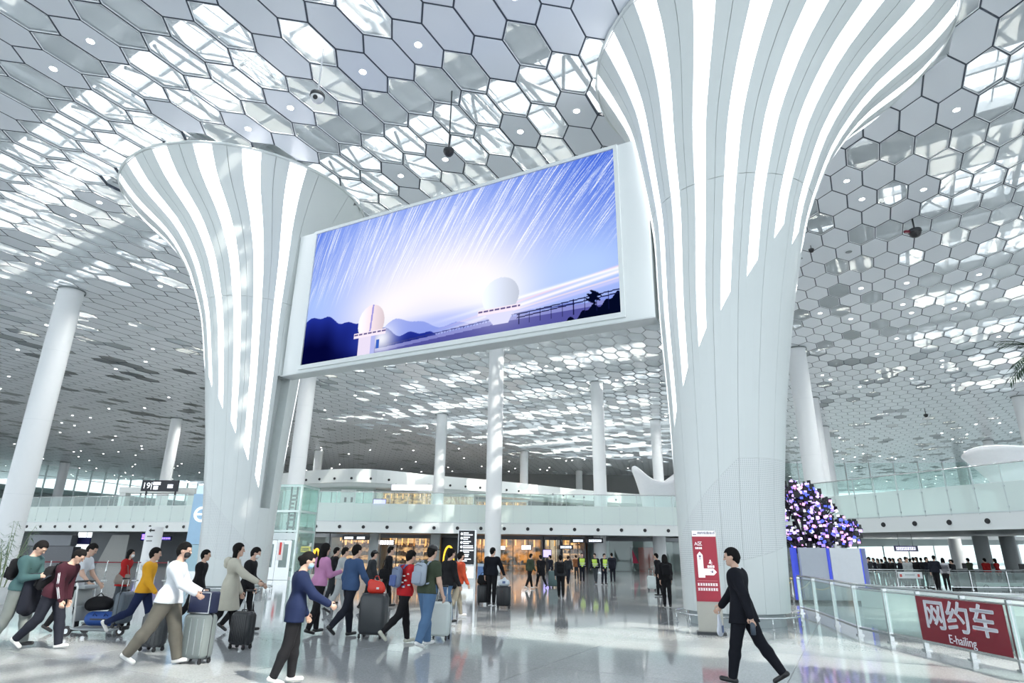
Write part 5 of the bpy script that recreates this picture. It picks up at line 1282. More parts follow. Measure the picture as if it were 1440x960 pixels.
def person(pos, heading, label, top, bottom, H=1.72, legs=(25, 6, -16, 24), lean=4, head=(0, 0), armL=(-12, 8, 15), armR=(14, 8, 18), kind='jacket', shoes=None, hair='short', female=False,
           vox=.013, mask=None, sleeves='long', hat=None, bulk=1.0, cat='person', group=None, collar=None, extra=None, name='person', hem=None, legw=1.0, hood=None, stripe=None, vest=None):
    """legs = hip/knee angles left, right; arms = (swing, out, elbow); head = (down, turn); angles in degrees; faces local +Y"""
    s = H / 1.72; Rt = rx(-R_(lean)); rel = {}
    tl, sl_ = .43 * s, .42 * s; hw = (.088 if not female else .085) * s
    feet = []
    for sd, (hp, kn) in ((-1, legs[:2]), (1, legs[2:])):
        hip = np.array([sd * hw, 0, 0]); a = R_(hp); b = R_(hp - kn)
        knee = hip + tl * np.array([0, math.sin(a), -math.cos(a)]); ank = knee + sl_ * np.array([0, math.sin(b), -math.cos(b)])
        pitch = max(-1.0, min(.35, b * .9 if b < 0 else b * .55)); fd = np.array([0, math.cos(pitch), math.sin(pitch)]); fu_ = np.array([0, -math.sin(pitch), math.cos(pitch)])
        heel = ank - fu_ * .075 * s - fd * .055 * s; toe = ank - fu_ * .075 * s + fd * .17 * s
        feet.append((hip, knee, ank, heel, toe, fd, fu_))
    zmin = min(min(f[3][2], f[4][2]) for f in feet); lift = -zmin + .004
    up0 = np.array([0, 0, lift])
    feet = [tuple(q + up0 if i < 5 else q for i, q in enumerate(f)) for f in feet]
    pel = up0.copy(); T = lambda v: pel + Rt @ (np.array(v, float) * s)
    fw, upv, rt = Rt @ np.array([0, 1, 0]), Rt @ np.array([0, 0, 1]), np.array([1.0, 0, 0])
    shw = (.185 if not female else .158)
    neck0 = T((0, .005, .50)); hp_, ht_ = R_(head[0]), R_(head[1]); Rh = Rt @ rz3(ht_) @ rx(-hp_)
    hc = T((0, .02, .57)) + Rh @ (np.array([0, .018, .095]) * s)
    Hd = lambda v: hc + Rh @ (np.array(v, float) * s)
    arms = []
    for sd, (sw, ab, el) in ((-1, armL), (1, armR)):
        sh = T((sd * shw, 0, .435)); Ra = Rt @ rx(R_(sw)) @ ry(-sd * R_(ab)); dn = Ra @ np.array([0, 0, -1]); elb = sh + dn * .285 * s
        Re = Ra @ rx(R_(el)) @ ry(sd * R_(min(ab, 12) * .7)); df = Re @ np.array([0, 0, -1]); wr = elb + df * .245 * s
        arms.append((sh, elb, wr, df, Re @ np.array([0, 1, 0]), Re @ np.array([sd, 0, 0]), sd))
    for A in arms: pass
    root = empty(name, (pos[0], pos[1], 0), heading, label, cat, group)
    bw = bulk * s; flat = (fw, .66)
    def torso(F, g, k=.05, waist=True):
        F.cap(T((0, 0, .03)), T((0, .0, .12)), (.132 if not female else .135) * bw + g, .125 * bw + g, k, flat)
        F.cap(T((0, .005, .14)), T((0, .008, .33)), (.122 if not female else .105) * bw + g, (.145 if not female else .122) * bw + g, k, flat)
        F.cap(T((-shw * .62, 0, .385)), T((shw * .62, 0, .385)), .095 * bw + g, .095 * bw + g, k, (fw, .85))
        F.cap(T((0, 0, .44)), T((-shw, 0, .422)), .062 * bw + g, .052 * bw + g, k); F.cap(T((0, 0, .44)), T((shw, 0, .422)), .062 * bw + g, .052 * bw + g, k)
        F.cap(T((0, -.005, .44)), T((0, .008, .50)), .075 * s + g, .055 * s + g, .04)
        for sd in (-1, 1): F.cap(T((sd * .03, -.012, .48)), T((sd * shw * .85, -.005, .428)), .048 * s + g, .048 * bw + g, .05)
    def arm(F, A, g, to=1.0, k=.03):
        sh, elb, wr = A[:3]; F.cap(sh, elb, .056 * bw + g, .043 * bw + g, k)
        if to > 0: F.cap(elb, elb + (wr - elb) * to, .043 * bw + g, (.043 - .013 * to) * bw + g * 1.1, k)
    def leg(F, L, g, to=1.0, k=.03):
        hip, knee, ank = L[:3]; F.cap(hip + np.array([0, 0, .02]), knee, .086 * bw * legw + g, .057 * bw * legw + g, k)
        m = knee + (ank - knee) * .35; F.cap(knee, m, .055 * bw * legw + g, .056 * bw * legw + g, k); e = knee + (ank - knee) * to; F.cap(m, e, .056 * bw * legw + g, .040 * bw * legw + g * 1.2, k)
    # ---- body: one continuous skin surface
    B = Field(); torso(B, -.02); [arm(B, A, -.008) for A in arms]; [leg(B, L, -.018) for L in feet]
    for L in feet: B.cap(L[2], L[2] - L[6] * .04 * s + L[5] * .05 * s, .034 * s, .03 * s)
    B.cap(neck0 - upv * .04, Hd((0, -.02, -.06)), .056 * s, .050 * s, .03)
    B.ell(hc + Rh @ (np.array([0, -.008, .02]) * s), np.array([.074, .092, .098]) * s, Rh.T, .02); B.cap(Hd((0, .025, -.05)), Hd((0, .05, -.078)), .052 * s, .032 * s, .03)
    B.cap(Hd((0, .082, .018)), Hd((0, .098, -.018)), .009 * s, .014 * s, .012); B.cap(Hd((-.028, .072, .032)), Hd((.028, .072, .032)), .014 * s, .014 * s, .015)
    for sd in (-1, 1): B.ell(Hd((sd * .078, -.008, .0)), np.array([.011, .02, .032]) * s, Rh.T, .008)
    for sh, elb, wr, df, pf, sd_v, sd in arms:      # hands: palm, four bent fingers, thumb
        p1 = wr + df * .02 * s; p2 = wr + df * .085 * s; B.cap(p1 - pf * .0, p2, .027 * s, .030 * s, .02, (sd_v, .62))
        for q in range(4):
            off = pf * (.030 - .020 * q) * s; ln = (.062, .074, .069, .052)[q] * s; b0 = wr + df * .088 * s + off; b1 = b0 + (df * .9 - sd_v * .35) * ln * .5; b2 = b1 + (df * .55 - sd_v * .85) * ln * .5
            B.cap(b0, b1, .0105 * s, .0095 * s, .006); B.cap(b1, b2, .0095 * s, .0085 * s, .006)
        t0 = wr + df * .03 * s + pf * .028 * s; t1 = t0 + (df * .7 + pf * .65 - sd_v * .2) * .035 * s; t2 = t1 + (df * .95 + pf * .1 - sd_v * .3) * .03 * s; B.cap(t0, t1, .014 * s, .012 * s, .01); B.cap(t1, t2, .012 * s, .009 * s, .006)
    V, F_ = B.mesh(vox * .85); np_mesh('body', V, F_, SKIN, root)
    # ---- face
    if vox < .02:
        mb = MB()
        for sd in (-1, 1):
            c = Hd((sd * .030, .083, .012)); mb.lathe(tuple(c), [(0, -.007 * s), (.008 * s, -.004 * s), (.010 * s, 0), (.008 * s, .004 * s), (0, .007 * s)], 8)
        mb.build('eyes', EYE, root)
        if mask is None: MB().tube([tuple(Hd((x, .080 - abs(x) * .25, -.050))) for x in (-.022, -.01, 0, .01, .022)], .0055 * s, 6).build('mouth', LIP, root)
    if mask is not None:
        M_ = Field(); M_.ell(Hd((0, .036, -.040)), np.array([.064, .066, .060]) * s, Rh.T); M_.cuts.append(lambda g: -((g - Hd((0, .03, 0))) @ (Rh @ np.array([0, 1, 0])))); M_.cuts.append(lambda g: (g - Hd((0, 0, -.005))) @ (Rh @ np.array([0, 0, 1.])))
        V, F_ = M_.mesh(max(.008, vox * .7)); np_mesh('face_mask', V, F_, mask, root)
    # ---- hair
    if hair:
        Hh = Field(); Hh.ell(hc + Rh @ (np.array([0, -.016, .034]) * s), np.array([.089, .106, .104]) * s, Rh.T, .02)
        if hair in ('short', 'bun'): Hh.cap(Hd((0, -.07, -.01)), Hd((0, -.06, -.055)), .055 * s, .045 * s, .03)
        if hair in ('bob', 'long'):
            for x in (-.055, 0, .055): Hh.cap(Hd((x, -.045, .0)), Hd((x * 1.15, -.05, -.12)), .048 * s, .042 * s, .03)
        if hair == 'long': Hh.cap(Hd((0, -.085, -.05)), Hd((0.01, -.13, -.33)), .06 * s, .035 * s, .04, (rt, 1.3))
        if hair == 'tail': Hh.cap(Hd((0, -.11, .01)), Hd((0, -.15, -.22)), .035 * s, .03 * s, .03); Hh.cap(Hd((0, -.06, -.03)), Hd((0, -.05, -.05)), .05 * s, .04 * s, .03)
        if hair == 'bun': Hh.ell(Hd((0, -.125, -.0)), np.array([.04, .035, .04]) * s, Rh.T, .015)
        def face_cut(g):
            q = (g - hc) @ Rh / s; fwd, zz, xx = q[..., 1], q[..., 2], np.abs(q[..., 0]); a = np.maximum(.045 - fwd, zz - .068); b = np.maximum(np.maximum(-.012 - fwd, zz - .02), -(.09 - xx) if hair in ('short', 'bun', 'tail') else -(.066 - xx))
            return -np.minimum(a, b) * s
        Hh.cuts.append(face_cut); V, F_ = Hh.mesh(max(.009, vox * .8)); np_mesh('hair', V, F_, hat[1] if hat and hat[0] == 'dyed' else HAIRM, root)
    if hat and hat[0] == 'cap':
        Cp = Field(); Cp.ell(hc + Rh @ (np.array([0, -.008, .055]) * s), np.array([.090, .108, .088]) * s, Rh.T); Cp.cuts.append(lambda g: -((g - Hd((0, 0, .045))) @ (Rh @ np.array([0, 0, 1.])))); V, F_ = Cp.mesh(max(.009, vox * .8)); o = np_mesh('cap', V, F_, hat[1], root)
        Br = Field(); Br.cap(Hd((-.035, .10, .052)), Hd((.035, .10, .052)), .058 * s, .058 * s, .02, (Rh @ np.array([0, 0, 1.]), .16)); V, F_ = Br.mesh(max(.008, vox * .6)); np_mesh('cap_brim', V, F_, hat[1], o)
    # ---- trousers or skirt
    Tr = Field(); Tr.cap(T((0, 0, .10)), T((0, 0, .02)), .128 * bw, .138 * bw, .04, flat)
    for L in feet: leg(Tr, L, .006 if legw <= 1 else .012, 1.0)
    for L in feet: Tr.cuts.append(lambda g, L=L: np.where(np.linalg.norm(g - L[2], axis=-1) < .16 * s, -((g - (L[2] + (L[1] - L[2]) / np.linalg.norm(L[1] - L[2]) * -.02 * s)) @ ((L[1] - L[2]) / np.linalg.norm(L[1] - L[2]))), -1.0))
    V, F_ = Tr.mesh(vox); np_mesh('trousers', V, F_, bottom, root)
    # ---- upper garment
    g = {'jacket': .016, 'tee': .010, 'coat': .024, 'suit': .016, 'knit': .013}[kind]; U = Field(); torso(U, g)
    hz = hem if hem is not None else {'jacket': -.06, 'tee': -.05, 'coat': -.42, 'suit': -.15, 'knit': -.04}[kind]
    hb = T((0, -.005, hz)); hw_ = (.150 if hz > -.2 else .185) * bw + g * .5
    U.cap(T((0, 0, .06)), hb if hz > -.2 else pel + np.array([0, (feet[0][1][1] + feet[1][1][1]) * .15, hz * s]), .138 * bw + g, hw_, .04, (fw, .68 if hz > -.2 else .8))
    if hz >= -.2:
        for L in feet: U.cap(L[0] + np.array([0, 0, .03]), L[0] + (L[1] - L[0]) * .55, .088 * bw * legw + g + .010, .078 * bw * legw + g + .010, .05)
    if hz < -.2:
        for L in feet: U.cap(L[0], L[0] + (L[1] - L[0]) * .86, .115 * bw, .105 * bw, .05)
    for A in arms: arm(U, A, g * .75, 1.0 if sleeves == 'long' else (-1 if sleeves == 'none' else 0), .035)
    U.cuts.append(lambda q: -((q - hb) @ upv)); U.cuts.append(lambda q: np.where(np.linalg.norm((q - T((0, .01, .55))) - ((q - T((0, .01, .55))) @ upv)[..., None] * upv, axis=-1) < .12 * s, (q - T((0, 0, .505))) @ upv, -1.0))
    if sleeves == 'short':
        for A in arms:
            ax_ = (A[1] - A[0]) / np.linalg.norm(A[1] - A[0])
            U.cuts.append(lambda q, A=A, ax_=ax_: np.where(np.linalg.norm((q - A[0]) - ((q - A[0]) @ ax_)[..., None] * ax_, axis=-1) < .076 * s, (q - (A[0] + (A[1] - A[0]) * .70)) @ ax_, -1.0) - np.where(np.abs((q - pel) @ rt) < .125 * s, 1.0, 0.0))
    V, F_ = U.mesh(vox); o = np_mesh({'jacket': 'jacket', 'tee': 'shirt', 'coat': 'coat', 'suit': 'suit_jacket', 'knit': 'sweater'}[kind], V, F_, top, root)
    if sleeves == 'roll': pass
    if collar is not None: MB().tube([tuple(neck0 + fw * .062 * s * math.cos(a) + rt * .062 * s * math.sin(a) + upv * (.012 + .012 * -math.cos(a))) for a in np.linspace(0, 2 * PI, 17)], .016 * s, 6, False).build('collar', collar, o)
    if vest is not None:
        Vs = Field(); torso(Vs, g + .014); Vs.cap(T((0, 0, .06)), T((0, 0, -.04)), .146 * bw + g, .158 * bw + g, .04, (fw, .7)); Vs.cuts.append(lambda q: -((q - T((0, 0, -.03))) @ upv)); Vs.cuts.append(lambda q: (q - T((0, 0, .475))) @ upv); Vs.cuts.append(lambda q: np.abs((q - pel) @ rt) - .165 * s); V, F_ = Vs.mesh(vox); ov = np_mesh('safety_vest', V, F_, vest, o)
        for zz in (.08, .2): MB().tube([tuple(T((.175 * bulk * math.cos(a), .125 * bulk * math.sin(a), zz))) for a in np.linspace(0, 2 * PI, 21)], .022, 5, False).build('reflective_band', mat('reflective_grey', (.7, .72, .7), .3), ov)
    if hood is not None:
        Ho = Field(); Ho.cap(T((-.07, -.10, .47)), T((.07, -.10, .47)), .065 * s, .065 * s, .03); Ho.cap(T((0, -.12, .40)), T((0, -.11, .46)), .06 * s, .08 * s, .03); V, F_ = Ho.mesh(vox); np_mesh('hood', V, F_, hood, o)
    if stripe is not None:                            # pale stripes running down the outer sleeves
        for A in arms:
            for q in (-.012, .012): MB().tube([tuple(A[0] + A[5] * .062 * bw + A[4] * q), tuple(A[1] + A[5] * .052 * bw + A[4] * q), tuple(A[1] + (A[2] - A[1]) * .9 + A[5] * .044 * bw + A[4] * q)], .007, 5).build('sleeve_stripe', stripe, o)
    # ---- shoes
    for hip, knee, ank, heel, toe, fd, fu_ in feet:
        S_ = Field(); S_.cap(heel + fu_ * .032 * s + fd * .02 * s, toe + fu_ * .030 * s - fd * .03 * s, .040 * s, .036 * s, .03, (fu_, .9)); S_.cap(ank - fu_ * .01 * s, heel + fu_ * .05 * s + fd * .04 * s, .040 * s, .040 * s, .03); S_.cuts.append(lambda q, heel=heel, fu_=fu_: -((q - heel - fu_ * .002) @ fu_))
        V, F_ = S_.mesh(max(.010, vox * .9)); np_mesh('shoe', V, F_, shoes or BLACKSHOE, root)
    M = rz3(heading); W_ = lambda v: np.array([pos[0], pos[1], 0]) + M @ np.asarray(v)
    return dict(root=root, hands=[W_(A[2] + A[3] * .09) for A in arms], back=W_(T((0, -.10, .28))), T=lambda v: W_(T(v)), heading=heading, R=M, lean=lean, head=W_(hc))
# ------------------------------------------------------------------ luggage and bags
def suitcase(pos, rz, label, m, w=.46, d=.28, h=.66, ribs=7, handle=.32, group=None, ribm=None, bevel=.06, strap=None):
    root = empty('suitcase', (pos[0], pos[1], 0), rz, label, 'suitcase', group); z0 = .07
    sh = MB().rbox((0, 0, z0 + h / 2), (w, d, h), bevel).build('shell', m, root)
    for k in range(ribs):
        x = -w * .40 + w * .80 * k / max(1, ribs - 1)
        for sd in (-1, 1): MB().rbox((x, sd * d / 2, z0 + h * .5), (w * .045, .016, h * .80), .006).build('rib', ribm or m, sh)
    mb = MB(); mb.rbox((0, 0, z0 + h / 2), (w + .008, .022, h + .008), bevel); mb.build('zip_band', DARK, root)
    for sx in (-1, 1):
        for sy in (-1, 1):
            mb = MB(); x, y = sx * (w / 2 - .05), sy * (d / 2 - .04); mb.tube([(x - .014, y, .035), (x + .014, y, .035)], .035, 10); mb.box((x, y, .075), (.03, .04, .03)); mb.build('wheel', BLACK, root)
    if handle:
        mb = MB()
        for sx in (-1, 1): mb.tube([(sx * w * .22, d * .32, z0 + h - .02), (sx * w * .22, d * .32, z0 + h + handle)], .010, 6)
        o = mb.build('telescopic_handle', STEEL, root); MB().tube([(-w * .26, d * .32, z0 + h + handle), (w * .26, d * .32, z0 + h + handle)], .017, 8).build('grip', BLACK, o)
    MB().tube([(-w * .16, 0, z0 + h), (-w * .14, 0, z0 + h + .03), (w * .14, 0, z0 + h + .03), (w * .16, 0, z0 + h)], .012, 6).build('carry_handle', BLACK, root)
    if strap: MB().box((0, 0, z0 + h * .5), (.06, d + .03, h + .02)).build('luggage_strap', strap, root)
    return root
def backpack(P, label, m, pm=None, size=1.0, low=0.0, print_m=None):
    c = P['T']((0, -.225 * (1 if size <= 1 else 1.03), .27 - low)); root = empty('backpack', tuple(c), P['heading'], label, 'backpack'); root.rotation_euler = (-R_(P['lean']), 0, P['heading'])
    MB().rbox((0, 0, 0), (.30 * size, .15 * size, .42 * size), .07).build('main_bag', m, root)
    MB().rbox((0, -.085 * size, -.07 * size), (.24 * size, .05 * size, .22 * size), .03).build('front_pocket', pm or m, root)
    for sd in (-1, 1):
        x = sd * .105; MB().tube([(x, .07, .17), (x, .12, .235 + low), (x, .21, .24 + low), (x, .325, .17 + low), (x, .345, .05), (x * 1.15, .26, -.12), (x * 1.2, .07, -.17)], .017, 6).build('shoulder_strap', pm or m, root)
    MB().tube([(-.04, .03, .21 * size), (-.03, .03, .25 * size), (.03, .03, .25 * size), (.04, .03, .21 * size)], .009, 6).build('top_loop', pm or m, root)
    MB().tube([(-.13 * size, -.03, .12), (-.10 * size, -.078 * size, .15), (0, -.08 * size, .17), (.10 * size, -.078 * size, .15), (.13 * size, -.03, .12)], .005, 5).build('zip', DARK, root)
    if print_m: MB().prism([(-.09, -.02), (-.02, .03), (.07, -.01), (.09, -.12), (.0, -.14), (-.08, -.10)], (0, -.112 * size, -.03), (1, 0, 0), (0, 0, 1), (0, -1, 0), .004).build('print', print_m, root)
    return root
def soft_bag(c, rz, label, m, w=.34, d=.14, h=.24, strap=.18, name='shoulder_bag', cat='bag'):
    root = empty(name, tuple(c), rz, label, cat); F = Field(); F.cap((-w * .36, 0, -h * .3), (w * .36, 0, -h * .3), h * .32, h * .32, .05, ((0, 1, 0), d / h * 1.2)); F.cap((-w * .34, 0, h * .15), (w * .34, 0, h * .15), h * .26, h * .26, .06, ((0, 1, 0), d / h * 1.0)); V, Fq = F.mesh(.014); np_mesh('bag_body', V, Fq, m, root)
    MB().tube([(-w * .34, 0, h * .3), (-w * .2, 0, h * .3 + strap * .8), (0, 0, h * .3 + strap), (w * .2, 0, h * .3 + strap * .8), (w * .34, 0, h * .3)], .010, 6).build('strap', m, root); MB().tube([(-w * .38, -d * .02, h * .36), (w * .38, -d * .02, h * .36)], .006, 5).build('zip', DARK, root)
    return root
def phone(P, side, label):
    c = P['hands'][side]; root = empty('phone', (c[0], c[1], c[2]), P['heading'], label, 'phone'); o = MB().rbox((0, .05, .03), (.074, .010, .15), .004).build('case', BLACK, root); o.rotation_euler = (-.9, 0, 0); q = MB().box((0, .056, .03), (.066, .002, .135)).build('screen', mat('phone_screen', (.25, .32, .4), .1), root); q.rotation_euler = (-.9, 0, 0)
    return root

# ------------------------------------------------------------------ the people in the picture
CK = dict(teal=cloth('teal', (.055, .115, .12)), grey=cloth('grey', (.22, .24, .23)), black=cloth('black', (.012, .012, .014)), ink=cloth('ink', (.015, .017, .026)), burg=cloth('burgundy', (.045, .012, .02)), white=cloth('white', (.72, .75, .78)),
          red=cloth('red', (.36, .018, .018)), slate=cloth('slate', (.06, .07, .08)), yellow=cloth('yellow', (.72, .36, .025)), navy=cloth('navy', (.012, .02, .06)), olive=cloth('olive_grey', (.115, .108, .092)), beige=cloth('beige', (.50, .48, .40)),
          pink=cloth('pink', (.52, .24, .42)), blue=cloth('steel_blue', (.045, .085, .18)), pale=cloth('pale_grey', (.40, .42, .42)), shirt=cloth('shirt_red', (.46, .02, .025)), green=cloth('dark_olive', (.05, .065, .042)), jeans=cloth('jeans', (.085, .16, .28)),
          orange=cloth('orange_red', (.60, .085, .04)), khaki=cloth('khaki', (.30, .27, .21)), char=cloth('charcoal', (.03, .033, .038)), brown=cloth('rust', (.22, .09, .04)), fluo=mat('vest_yellow', (.62, .85, .12), .6, emit=None), suit=cloth('suit_black', (.008, .009, .014)), stripe=cloth('stripe', (.5, .5, .52)))
MK = mat('mask_black', (.015, .015, .017), .7); MBL = mat('mask_blue', (.35, .55, .72), .7); MWH = mat('mask_white', (.75, .78, .78), .7)
def man(px, py, top, hd, label, t, b, **kw):
    p = fl(px, py); d = math.hypot(p[0], p[1]); Hh = float(at_y(px, top, p[1])[2]) * 1.015; Hh = min(1.86, max(1.52, Hh))
    kw.setdefault('vox', .0115 if d < 13 else .014 if d < 18 else .018 if d < 27 else .028)
    kw.setdefault('bulk', 1.13)
    return person((p[0], p[1]), R_(hd), label, CK[t], CK[b], H=Hh, **kw)
WALK = (15, 5, -13, 20)
p1 = man(10, 912, 752, -88, 'man in teal sweater looking at a phone at the left edge', 'teal', 'grey', legs=(14, 5, -10, 14), lean=6, head=(32, 0), armL=(22, 4, 78), armR=(20, 4, 82), kind='knit', legw=1.2)
phone(p1, 1, 'dark phone in the hand of the teal sweater man')
fc = Field(); a_ = p1['T']((0, .20, .16)); [fc.cap(p1['T']((x, .16, .17)), p1['T']((x * 1.15, .20, -.34 + abs(x) * .4)), .085, .10, .05) for x in (-.10, 0, .10)]
V, Fq = fc.mesh(.016); o = np_mesh('folded_coat', V, Fq, CK['ink']); tag(o, 'dark coat draped over the forearms of the teal sweater man', 'coat')
backpack(p1, 'dark backpack on the teal sweater man', CK['black'], None, .9)
p2 = man(58, 913, 766, -86, 'stooping man in burgundy jacket with white sleeve stripes', 'burg', 'ink', legs=(18, 8, -16, 26), lean=20, head=(16, 0), armL=(14, 4, 14), armR=(26, 4, 12), stripe=CK['white'], shoes=WHITESHOE, legw=1.1)
backpack(p2, 'black backpack with pale print hanging low on the burgundy jacketed man', CK['black'], None, 1.05, .10, mat('print_white', (.6, .62, .62), .6))
p3 = man(90, 889, 763, -84, 'man in white t-shirt pushing the luggage trolley', 'white', 'black', legs=(12, 4, -14, 16), lean=12, head=(14, 0), armL=(34, 4, 22), armR=(36, 4, 22), kind='tee', sleeves='short')
p4 = man(163, 864, 774, -80, 'woman in red coat behind the luggage trolley', 'red', 'slate', legs=(8, 4, -6, 6), kind='coat', hem=-.20, hair='bob', female=True, armR=(6, 6, 30), mask=MWH)
c = p4['T']((.20, .06, .02)); soft_bag(c, p4['heading'] + R_(90), 'taupe shoulder bag on the red coated woman', mat('bag_taupe', (.20, .165, .14), .6), .36, .16, .26, .30)
p5 = man(190, 899, 769, -74, 'person in yellow hooded jacket striding right', 'yellow', 'navy', legs=(18, 6, -22, 42), head=(2, 6), hood=CK['white'], shoes=WHITESHOE, armL=(-20, 6, 20), armR=(14, 5, 30))
p6 = man(222, 935, 752, -80, 'man in white sweater and black mask pushing a grey suitcase', 'white', 'olive', legs=(16, 3, -24, 10), lean=5, head=(4, -6), armL=(30, 4, 40), armR=(36, 5, 30), kind='knit', shoes=WHITESHOE, legw=1.28, mask=MK, hem=-.07)
p6b = man(268, 884, 772, -80, 'person in black mostly hidden behind the white sweater man', 'black', 'black')
p7 = man(312, 905, 763, -72, 'woman in long beige hooded coat pulling a black suitcase', 'beige', 'black', legs=(14, 4, -16, 18), lean=2, kind='coat', hem=-.36, hair='bob', female=True, hood=CK['beige'], armL=(10, 5, 20), armR=(50, 6, 14), shoes=mat('shoe_pinkish', (.72, .60, .58), .5), bulk=1.14)
p8 = man(338, 888, 769, -84, 'man in black jacket and mask beside the left column', 'black', 'black', legs=(15, 5, -17, 20), head=(14, 0), armL=(10, 5, 50), armR=(6, 5, 34), mask=MWH)
phone(p8, 1, 'dark phone held by the man beside the left column')
p9 = man(404, 963, 779, -66, 'woman in navy blazer and blue mask walking in the foreground', 'navy', 'black', legs=(5, 4, -8, 12), lean=3, head=(16, -6), kind='suit', hair='bun', female=True, mask=MBL, shoes=WHITESHOE, armL=(8, 6, 24), armR=(40, 12, 24), bulk=1.22)
p10 = man(441, 892, 766, -42, 'woman in pink top with long black hair', 'pink', 'black', legs=(8, 4, -8, 10), kind='knit', hair='long', female=True, armR=(24, 6, 84), armL=(10, 6, 20))
c = p10['T']((-.27, .02, .05)); soft_bag(c, p10['heading'], 'cream tote bag carried by the woman in pink', mat('bag_cream', (.62, .60, .52), .7), .32, .14, .32, .26, 'tote_bag')
p11 = man(487, 895, 763, -44, 'man in steel blue sweater pushing a big charcoal suitcase', 'blue', 'ink', legs=(9, 4, -17, 28), kind='knit', armL=(-6, 8, 20), armR=(26, 14, 16), bulk=1.22, hem=-.08)
p12 = man(474, 862, 770, -64, 'person in pale grey jacket behind the steel blue sweater man', 'pale', 'pale', legs=WALK)
p12b = man(463, 851, 771, -60, 'person in black jacket between the pink and blue figures', 'black', 'char', legs=(10, 4, -8, 8))
p13 = man(517, 858, 775, -66, 'person in charcoal jacket and black cap behind the red bag', 'char', 'black', hat=('cap', BLACKSHOE), legs=(12, 4, -12, 14))
p14 = man(541, 854, 766, -76, 'tall person in black jacket carrying a bag on the hip', 'black', 'black', legs=(11, 4, -12, 16))
c = p14['T']((.22, -.05, .03)); soft_bag(c, p14['heading'] + R_(80), 'black shoulder bag of the tall person in black', CK['black'], .40, .18, .30, .34)
p15 = man(565, 905, 774, -52, 'man in red printed shirt with a grey blue backpack', 'shirt', 'black', legs=(13, 5, -21, 28), kind='jacket', sleeves='short', shoes=mat('shoe_cream', (.55, .55, .46), .5), head=(10, 0))
shp = [o for o in p15['root'].children if o.name.startswith('jacket')][0]
for q_, (a_, z_) in enumerate([(-1.0, .30), (-.75, .22), (-1.15, .18), (-.5, .34), (-.9, .10), (-.3, .14), (2.4, .3), (2.8, .16)]):
    v_ = p15['T']((.205 * math.cos(a_), .150 * math.sin(a_), z_)) - np.array([*p15['root'].location[:2], 0]); v_ = rz3(-p15['heading']) @ v_
    MB().rbox(tuple(v_), (.05, .05, .03), .012, q_ * .7).build('white_print', WHITESHOE, shp)
backpack(p15, 'grey blue backpack on the red shirted man', mat('pack_greyblue', (.16, .20, .30), .7), mat('pack_blue', (.08, .12, .30), .7), .95)
p16 = man(597, 911, 769, -40, 'man in dark olive t-shirt, jeans and cap with a pale backpack', 'green', 'jeans', legs=(11, 4, -10, 12), kind='tee', sleeves='short', shoes=WHITESHOE, hat=('cap', BLACKSHOE), armL=(-4, 8, 20), armR=(10, 10, 16), bulk=1.22, legw=1.1)
backpack(p16, 'pale blue grey backpack on the olive shirted man', mat('pack_pale', (.34, .39, .46), .7), mat('pack_pale2', (.30, .35, .43), .7), 1.0)
p17 = man(627, 878, 772, -52, 'man in black jacket behind the olive shirted man', 'black', 'jeans', legs=WALK)
p18 = man(642, 868, 776, -60, 'person in orange red jacket and khaki trousers', 'orange', 'khaki', legs=(13, 4, -14, 20), shoes=WHITESHOE, mask=MK)
c = p18['T']((.08, -.22, .0)); soft_bag(c, p18['heading'], 'black slung bag on the orange jacketed person', CK['black'], .40, .18, .32, .34)
p19 = man(691, 851, 769, -14, 'man in black standing before the centre pillar with two suitcases', 'suit', 'black', legs=(3, 2, -3, 2), armL=(2, 10, 8), armR=(12, 24, 10), lean=0, kind='jacket', head=(2, -30))
p20 = man(789, 841, 782, -4, 'person with black backpack walking away in mid hall', 'char', 'black', legs=(8, 4, -6, 10), lean=2); backpack(p20, 'black backpack on the person walking away in mid hall', CK['black'])
p21 = man(745, 828, 779, -60, 'person in dark olive jacket and white shoes by the restaurant', 'green', 'black', shoes=WHITESHOE, legs=(14, 4, -14, 12))
p22 = man(761, 826, 780, 30, 'person in long black coat beside the teal suitcase', 'black', 'black', kind='coat', hem=-.3)
p23 = man(775, 822, 781, 60, 'person in ink blue jacket facing the teal suitcase', 'ink', 'char', legs=(4, 3, -4, 3))
p23b = man(799, 822, 782, -30, 'person in grey black jacket right of the backpack wearer', 'char', 'ink', legs=(10, 3, -10, 3))
p23c = man(811, 815, 781, 20, 'person in rust jacket left of the yellow vested guards', 'brown', 'char', legs=(4, 3, -4, 3))
p24 = man(819, 819, 778, 180, 'leftmost guard in yellow vest facing the hall', 'ink', 'ink', vest=CK['fluo'], legs=(3, 3, -3, 3))
p25 = man(838, 821, 779, 150, 'middle guard in yellow vest turned towards another guard', 'ink', 'slate', vest=CK['fluo'], legs=(10, 3, -10, 8))
p26 = man(850, 822, 779, -150, 'rightmost guard in yellow vest beside the man in dark suit', 'ink', 'ink', vest=CK['fluo'], legs=(4, 3, -4, 3))
p27 = man(862, 819, 778, 10, 'man in dark suit standing right of the guards', 'ink', 'ink', kind='suit', legs=(3, 3, -3, 3))
p28 = man(939, 854, 781, -6, 'long haired person in black with round backpack near the right column', 'black', 'black', legs=(4, 3, -4, 4), hair='long', female=True, bulk=1.12); backpack(p28, 'black backpack on the long haired person', CK['black'])
p29 = man(928, 838, 779, 60, 'dark jacketed person with a white suitcase near the right column', 'black', 'black', legs=(4, 3, -4, 4))
